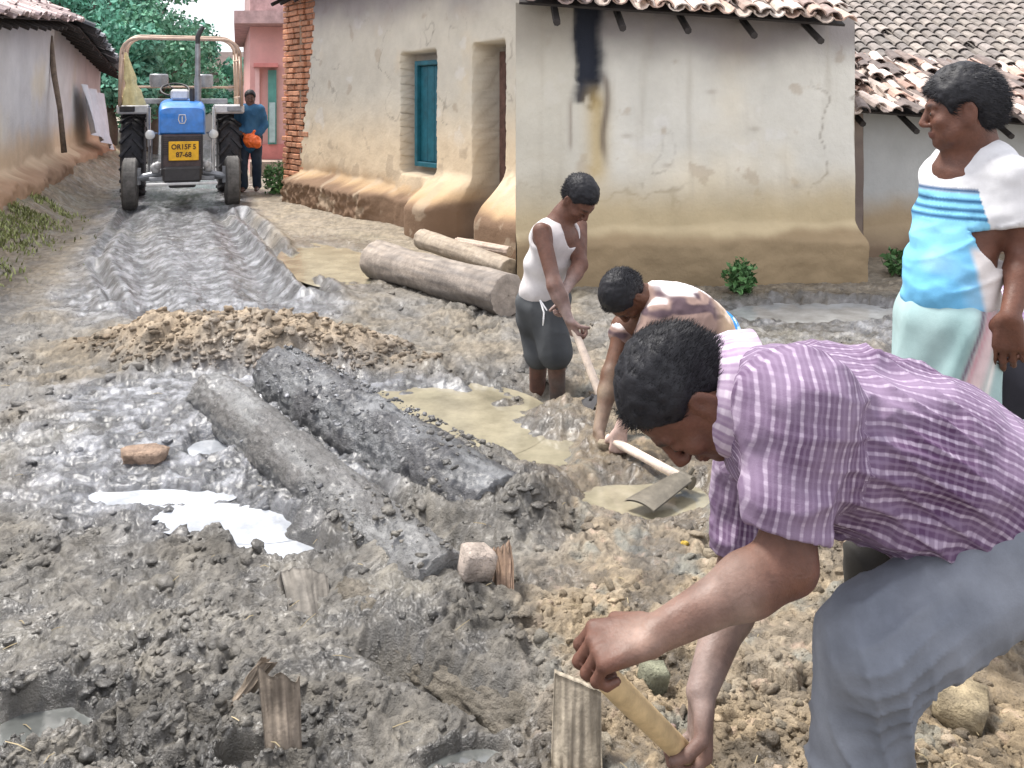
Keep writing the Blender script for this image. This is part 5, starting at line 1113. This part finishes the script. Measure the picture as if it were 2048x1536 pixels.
# ===== C: youth in a white vest working a hoe
def person_vest():
    s = 1.0; C = at(1160,397,4.80); Rm = frame(V(.42,-.42,-.78), V(.40,-.52,.75)); lat = nrm(V(.80,.55,0)); nk = at(1126,432,4.86)
    tp = [(at(1112,478,4.87),.150,.10,.11),(at(1098,530,4.90),.14,.10,.11),(at(1088,580,4.92),.135,.10,.10),(at(1086,625,4.95),.14,.11,.11)]
    shN, elN, wrN = at(1082,462,4.74), at(1110,572,4.62), at(1138,640,4.58); shF, elF, wrF = at(1158,450,4.98), at(1160,530,4.80), at(1126,588,4.66)
    S = SDF(); torso(S, tp, lat); head(S, C, Rm, s); S.chain([C+Rm@V(0,-.02,-.06)*s, nk, tp[0][0]+V(0,0,.05)], [.05,.055,.085], .04)
    for a,b,c in ((shN,elN,wrN),(shF,elF,wrF)): S.cone(a,b,.046,.037,.05); m_ = b+(c-b)*.3; S.cone(b,m_,.038,.037,.03); S.cone(m_,c,.036,.024,.03)
    for (hx,kx,ax,d) in ((1072,1078,1072,5.0),(1100,1112,1116,4.86)): S.cone(at(hx,640,d), at(kx,700,d-.06), .08, .055, .05); S.cone(at(kx,700,d-.06), at(ax,825,d), .054, .036, .03); foot(S, at(ax,830,d), V(.5,-.8,0))
    ha, hb = at(1128,605,4.63), at(1200,790,4.43); hd = nrm(hb-ha)
    hand(S, wrN, V(.35,-.1,-.8), V(.7,.5,.4), V(.2,-.3,-.9), .98, (50,70,40)); hand(S, wrF, V(.1,-.3,-.7), V(-.6,-.4,.2), V(.4,.2,-.8), .98, (50,70,40))
    o = body('youth in a white vest and dark shorts, head down, chopping with a hoe', S, .006, C, Rm, s, (.115,.052,.035), 31, [(wrN,.12,(.3,.22,.2)),(wrF,.1,(.3,.22,.2)),(at(1116,800,4.8),.16,(.10,.08,.07))])
    make_hair(o, C, Rm, s, .006, 5000, .018, 33, .010, wst=.0013); eyes(o, C, Rm, s)
    S = SDF(); torso(S, tp[:3], lat, .013, .06); fwd = nrm(np.cross(V(0,0,1), lat)); fr = -fwd if fwd[1] > 0 else fwd
    S.ell(nk+fr*.06+V(.01,0,-.06), (.062,.06,.105), frame(fr,V(0,0,1)), .01, True); S.ell(nk+V(0,0,.03), (.06,.06,.06), None, .01, True)
    for q, p in ((-1,shN),(1,shF)): S.ell(p+V(0,0,-.01)+lat*q*.015, (.055,.085,.095), frame(fr,V(0,0,1)), .012, True)
    garment('vest', S, .006, cloth_m, o, lambda v,n: mix((.48,.44,.44),(.60,.58,.58),np.clip(.6+.6*noise3(v*7,5),0,1)), (.006, V(7,7,7)), 34)
    S = SDF(); torso(S, [(at(1087,600,4.92),.137,.102,.06),tp[3]], lat, .022, .05)
    for (hx,kx,d) in ((1070,1076,5.0),(1100,1111,4.86)): S.cone(at(hx,640,d), at(kx,705,d-.06), .10, .088, .04)
    garment('shorts', S, .007, cloth_m, o, lambda v,n: mix((.035,.038,.042),(.075,.08,.085),np.clip(.5+.7*noise3(v*9,6),0,1)), (.009, V(8,8,5)), 36)
    b = MB(); c = at(1080,600,4.80); b.tube([c, c+V(.02,-.03,-.06), c+V(.015,-.03,-.14)], .005, 6); b.tube([c, c+V(.035,-.02,-.05), c+V(.04,-.02,-.11)], .005, 6); b.build('drawstring', cloth_m, o, True)
    T = thing('hoe', hb, 'long pale handled hoe in the hands of the youth in the vest', 'hoe'); b = MB(); b.tube([ha-hd*.06, ha, (ha+hb)/2, hb, hb+hd*.04], [.015,.017,.020,.021,.021], 10); b.build('handle', mat('worn_handle', (.70,.58,.48), .6, nscale=20, namt=.3, bump=.3), T, True)
    b = MB(); p = hb+hd*.03; vs = []; 
    for j in range(5):
        for i in range(5): u = i/4-.5; v_ = j/4; vs.append(p+V(-.06-.10*v_,-.05*v_,.02-.13*v_)+V(.10,-.05,.05)*u*(1+.4*v_)+V(0,-.02,0)*(u*u*3))
    vs = np.array(vs); vv = [tuple(q) for q in vs]+[tuple(q+V(.004,.006,.002)) for q in vs]; gf = grid_faces(5,5); b.add(vv, [tuple(q) for q in gf]+[tuple(q[::-1]+25) for q in gf]); b.tube([p+hd*.02-V(0,0,.0), p+V(-.06,-.0,.02)], [.024,.02], 8); b.build('blade', blk, T)
person_vest()

# ===== D: man bent double, arms in the mud
def person_bent():
    s = 1.0; C = at(1248,592,4.10); Rm = frame(V(-.20,-.12,-.97), V(-.80,-.58,.12)); lat = nrm(V(.15,1,0)); nk = at(1298,598,4.14)
    tp = [(at(1340,628,4.15),.16,.115,.12),(at(1378,640,4.17),.155,.115,.12),(at(1408,665,4.2),.15,.115,.11),(at(1422,705,4.25),.15,.12,.12)]
    shN, elN, wrN = at(1312,640,4.00), at(1285,760,3.92), at(1240,862,3.90); shF, elF, wrF = at(1250,655,4.26), at(1222,750,4.16), at(1198,860,4.05)
    S = SDF(); torso(S, tp, lat); head(S, C, Rm, s); S.chain([C+Rm@V(0,-.02,-.06)*s, nk, tp[0][0]], [.052,.06,.09], .04)
    for a,b,c in ((shN,elN,wrN),(shF,elF,wrF)): S.cone(a,b,.050,.042,.05); m_ = b+(c-b)*.3; S.cone(b,m_,.042,.041,.03); S.cone(m_,c,.040,.028,.03)
    S.cone(shF, tp[0][0], .055, .08, .06)
    for (d,kx) in ((4.12,1375),(4.38,1385)): S.cone(at(1430,730,d), at(kx,800,d-.05), .085, .058, .05); S.cone(at(kx,800,d-.05), at(1425,905,d), .056, .04, .03); foot(S, at(1425,900,d), V(-1,0,0))
    hand(S, wrN, V(-.1,-.1,-1), V(.2,.9,.1), V(-.9,.2,0), 1.0, (45,65,40)); hand(S, wrF, V(-.25,-.2,-1), V(.8,.3,.1), V(0,-1,0), 1.0, (20,25,20))
    o = body('man bent double behind the stooping man, arm straight down into the mud', S, .006, C, Rm, s, (.105,.045,.026), 41, [(wrF,.22,(.20,.15,.10)),(wrN,.14,(.42,.30,.26))])
    make_hair(o, C, Rm, s, .006, 5000, .018, 43, .012, wst=.0012); eyes(o, C, Rm, s)
    S = SDF(); torso(S, tp, lat, .022, .06); S.cone(nk+V(.02,0,.0), tp[0][0], .07, .12, .05); S.cone(shN, elN+(shN-elN)*.45, .078, .070, .04); S.cone(shF+V(.04,0,.01), shF+(elF-shF)*.12, .07, .066, .04); S.cone(elN+(shN-elN)*.3, elN, .055, .055, .003, True)
    def sc(v, n):
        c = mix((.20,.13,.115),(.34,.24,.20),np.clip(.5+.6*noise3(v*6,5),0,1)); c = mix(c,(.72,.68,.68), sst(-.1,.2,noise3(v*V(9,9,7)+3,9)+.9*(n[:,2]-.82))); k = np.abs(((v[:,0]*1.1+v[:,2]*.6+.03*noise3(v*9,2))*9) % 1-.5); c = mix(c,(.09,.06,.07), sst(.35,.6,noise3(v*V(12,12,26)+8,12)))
        return mix(c,(.62,.46,.30), sst(.10,.2,v[:,0]-at(1370,0,4.15)[0])*.7)
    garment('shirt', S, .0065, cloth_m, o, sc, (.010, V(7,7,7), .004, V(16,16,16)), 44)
    S = SDF(); torso(S, [(at(1425,672,4.22),.155,.115,.09), tp[3]], lat, .022, .05)
    for (d,kx) in ((4.12,1380),(4.38,1388)): S.cone(at(1430,725,d), at(kx,805,d-.05), .11, .10, .05)
    def bc(v, n):
        w, i = worley(v[:,0]*42+v[:,1]*12, v[:,2]*42, 3); return mix((.03,.22,.58),(.55,.72,.85),(i > .62)*1.0)
    garment('wrap', S, .0065, cloth_m, o, bc, (.008, V(8,8,8)), 46)
    a, b_ = at(1232,884,3.90), at(1372,960,3.62); T = thing('hoe', b_, 'short hoe with a broad dark blade lying flat on the wet soil', 'hoe'); dd = nrm(b_-a); b = MB(); b.tube([a-dd*.05, a, (a+b_)/2, b_], [.017,.02,.019,.02], 10, jit=.05); b.build('handle', MATS['worn_handle'], T, True)
    z0 = gz(b_[0], b_[1]); vs = []
    for j in range(9):
        for i in range(9): u = i/8-.5; t = j/8; w_ = .085*(1+.5*t) ; vs.append(b_+V(-.02,-.02,.02)*(1-t)+V(-.22*t, -.20*t, 0)+V(.5,-.45,0)*u*w_*1.6+V(0,0, (z0+.045-b_[2])*t+.015*(1-4*u*u)))
    vs = np.array(vs); gf = grid_faces(9,9); b = MB(); b.add([tuple(q) for q in vs]+[tuple(q-V(0,0,.006)) for q in vs], [tuple(q[::-1]) for q in gf]+[tuple(q+81) for q in gf]); b.tube([b_-dd*.03, b_+dd*.03], [.028,.028], 12); b.tube([b_, b_+V(.03,-.0,.05)], [.012,.010], 8); b.build('blade', mat('muddy_iron', (.12,.105,.08), .6, nscale=14, namt=.4, bump=.3), T, 'auto')
person_bent()

# ===== E: walker beside the tractor
def person_walker():
    g = gp(500,386); X0, Y0 = g[0], g[1]; z0 = gz(X0,Y0); s = 1.0; P = lambda x,y,z: V(X0+x, Y0+y, z0+z); C = P(.0,0,1.56); Rm = frame(V(.25,-.95,-.12), V(0,0,1)); lat = V(1,0,0)
    tp = [(P(.01,0,1.30),.165,.11,.13),(P(.01,0,1.18),.15,.11,.12),(P(.01,0,1.04),.145,.11,.12),(P(.01,0,.92),.15,.115,.12)]
    S = SDF(); torso(S, tp, lat); head(S, C, Rm, s); S.chain([C+Rm@V(0,-.02,-.06), P(.01,0,1.43), P(.01,0,1.33)], [.052,.058,.085], .04)
    aL = (P(-.185,0,1.37), P(-.235,.02,1.12), P(-.10,-.16,.98)); aR = (P(.195,0,1.37), P(.235,.03,1.10), P(.16,-.12,.90))
    for a,b,c in (aL,aR): S.cone(a,b,.05,.04,.05); S.cone(b,c,.04,.027,.03)
    for x,y in ((-.085,-.08),(.10,.08)): S.cone(P(x,0,.88), P(x*1.05,y*.7-.05,.48), .085, .058, .05); S.cone(P(x*1.05,y*.7-.05,.48), P(x,y,.08), .057, .037, .03); foot(S, P(x,y,.085), V(.1,-1,0))
    hand(S, aL[2], V(.8,-.4,-.3), V(.3,.3,-.8), V(.2,-.8,.2), 1.0); hand(S, aR[2], V(-.1,-.2,-1), V(-.8,-.2,0), V(0,-1,0), 1.0)
    o = body('man in a blue shirt and dark trousers walking beside the tractor, carrying an orange bag', S, .009, C, Rm, s, (.10,.05,.038), 51)
    make_hair(o, C, Rm, s, .009, 0, seed=53, thick=.016)
    S = SDF(); torso(S, tp, lat, .02, .06); S.cone(P(-.12,0,1.40), P(.13,0,1.40), .06, .06, .05)
    for a,b,c in (aL,aR): S.cone(a,b,.068,.056,.05); S.cone(b,b+(c-b)*.75,.056,.045,.03)
    S.cone(P(0,0,.98), P(0,0,.80), .15, .165, .05); garment('shirt', S, .010, cloth_m, o, lambda v,n: mix((.03,.10,.20),(.06,.17,.30),np.clip(.5+.6*noise3(v*6,5),0,1)), (.012, V(8,8,5)), 54)
    S = SDF(); 
    for x,y in ((-.085,-.08),(.10,.08)): S.cone(P(x,0,.90), P(x*1.05,y*.7-.05,.48), .105, .08, .04); S.cone(P(x*1.05,y*.7-.05,.48), P(x,y,.10), .078, .07, .03)
    garment('trousers', S, .010, cloth_m, o, lambda v,n: mix((.018,.03,.05),(.035,.05,.075),np.clip(.5+.6*noise3(v*8,5),0,1)), (.010, V(9,9,4)), 56)
    S = SDF(); c = P(.10,-.22,.85); S.ell(c, (.13,.10,.11), None, .03); S.ell(c+V(-.06,0,.03), (.07,.07,.08), None, .03); S.ell(c+V(.08,-.02,-.03), (.07,.07,.08), None, .03); S.cone(c+V(.0,0,.09), c+V(.03,.03,.16), .03, .015, .03); S.cone(c+V(-.08,0,.06), P(-.05,-.2,.97), .02, .012, .02)
    v, f = S.mesh(.009); n = vnormals(v,f); v = wrinkle(v,f,n,.02,V(12,12,9),5); tag(link('bag', npmesh('bag', v, f), mat('orange_plastic', (.85,.16,.03), .45, nscale=9, namt=.2, bump=.3, bscale=20)), 'bright orange crumpled bag held by the walker', 'bag')
person_walker()

# ===== F: person crouching, cut by the right edge
def person_crouch():
    s = 1.0; C = at(2150,545,3.0); Rm = frame(V(-.7,-.2,-.6), V(-.4,0,.85)); lat = V(.1,1,0); tp = [(at(2125,640,3.05),.16,.11,.12),(at(2140,700,3.06),.15,.11,.12),(at(2150,765,3.07),.15,.115,.12),(at(2150,820,3.08),.15,.12,.12)]
    gg = gz(1.7,3.05); S = SDF(); torso(S, tp, lat); head(S, C, Rm, s); S.chain([C+Rm@V(0,-.02,-.06), at(2140,590,3.04), tp[0][0]], [.05,.058,.08], .04)
    shN, elN, wrN = at(2110,630,2.88), at(2040,660,2.84), at(2022,745,2.80); shF, elF, wrF = at(2110,620,3.22), at(2050,680,3.22), at(2030,760,3.15)
    for a,b,c in ((shN,elN,wrN),(shF,elF,wrF)): S.cone(a,b,.048,.040,.05); S.cone(b,c,.04,.027,.03)
    kn = [(at(2150,840,2.98), at(2034,735,2.94), V(1.72,2.98,.09+gg)), (at(2150,840,3.18), at(2040,730,3.18), V(1.74,3.2,.09+gg))]
    for a,b,c in kn: S.cone(a,b,.085,.06,.05); S.cone(b,c,.057,.038,.03); foot(S, c, V(-1,0,0))
    hand(S, wrN, V(-.1,-.1,-1), V(-.5,.7,0), V(-.8,-.3,0), 1.0, (30,40,30)); hand(S, wrF, V(-.2,-.1,-1), V(-.5,-.7,0), V(-.8,.3,0), 1.0, (30,40,30))
    o = body('crouching person in dark trousers and a lilac check sleeve, half hidden at the right edge', S, .008, C, Rm, s, (.12,.06,.045), 61); make_hair(o, C, Rm, s, .008, 0, seed=63, thick=.015)
    o.location.x = 0
    S = SDF(); torso(S, tp, lat, .02, .06); S.cone(shN,elN+(shN-elN)*.1,.07,.068,.04); S.cone(shF,elF,.07,.062,.04); bn = [(tp[0][0],tp[3][0],V(0,1,0),.15,.15),(shN,elN,V(0,1,0),.06,.07),(shF,elF,V(0,1,0),.06,.07)]
    garment('shirt', S, .008, stripes('lilac_check', (.28,.17,.36), (.75,.7,.78), (.5,.4,.55), .03, .03, .3), o, None, (.008, V(8,8,8)), 64, bn)
    S = SDF(); torso(S, [tp[2],tp[3]], lat, .015, .05)
    for a,b,c in kn: S.cone(a,b,.105,.078,.04); S.cone(b,c,.075,.07,.03)
    garment('trousers', S, .008, cloth_m, o, lambda v,n: mix((.02,.02,.028),(.04,.04,.05),np.clip(.5+.6*noise3(v*8,5),0,1)), (.008, V(8,8,5)), 66)
    o.location.x = -.075
person_crouch()
# ---------------------------------------------------------------- camera, light
cam = bpy.data.cameras.new('camera'); co = bpy.data.objects.new('camera', cam); scene.collection.objects.link(co)
co.location = (0,0,CH); co.rotation_euler = (math.pi/2,0,0); cam.sensor_width = 36; cam.lens = 36*F/2048; cam.shift_y = -(768-HY)/2048; cam.clip_end = 1000; cam.clip_start = .05
scene.camera = co
w = bpy.data.worlds.new('World'); scene.world = w; w.use_nodes = True; nt = w.node_tree; N = nt.nodes; Lk = nt.links
bg = N['Background']; sky = N.new('ShaderNodeTexSky'); sky.sky_type = 'NISHITA'; sky.sun_disc = False
EL, AZ = math.radians(64), math.radians(-62)
sky.sun_elevation = EL; sky.sun_rotation = AZ; sky.dust_density = 3; sky.air_density = 1
mx = N.new('ShaderNodeMix'); mx.data_type = 'RGBA'; mx.inputs[0].default_value = .82
tcn = N.new('ShaderNodeTexCoord'); ns = N.new('ShaderNodeTexNoise'); ns.inputs['Scale'].default_value = 2.2; ns.inputs['Detail'].default_value = 6; Lk.new(tcn.outputs['Generated'], ns.inputs['Vector'])
cr = N.new('ShaderNodeMapRange'); cr.inputs[1].default_value = .3; cr.inputs[2].default_value = .7; cr.inputs[3].default_value = 8; cr.inputs[4].default_value = 13; Lk.new(ns.outputs[0], cr.inputs[0])
cb = N.new('ShaderNodeCombineColor'); Lk.new(cr.outputs[0], cb.inputs[0]); Lk.new(cr.outputs[0], cb.inputs[1]); mm = N.new('ShaderNodeMath'); mm.operation = 'MULTIPLY'; mm.inputs[1].default_value = 1.06; Lk.new(cr.outputs[0], mm.inputs[0]); Lk.new(mm.outputs[0], cb.inputs[2])
Lk.new(sky.outputs[0], mx.inputs[6]); Lk.new(cb.outputs[0], mx.inputs[7]); Lk.new(mx.outputs[2], bg.inputs[0]); bg.inputs[1].default_value = .085
su = bpy.data.lights.new('sun', 'SUN'); su.energy = 3.0; su.angle = math.radians(14); su.color = (1,.96,.9); so = bpy.data.objects.new('sun', su); scene.collection.objects.link(so)
# Nishita: rotation 0 puts the sun towards +Y, growing clockwise seen from above
sd = Vector((math.sin(AZ)*math.cos(EL), math.cos(AZ)*math.cos(EL), math.sin(EL))); so.rotation_euler = sd.to_track_quat('Z', 'Y').to_euler(); so.location = (0,0,20)
vs_ = scene.view_settings; scene.display_settings.display_device = 'sRGB'; vs_.view_transform = 'Standard'; vs_.look = 'None'; vs_.gamma = 1; vs_.exposure = 0.98; vs_.use_curve_mapping = False
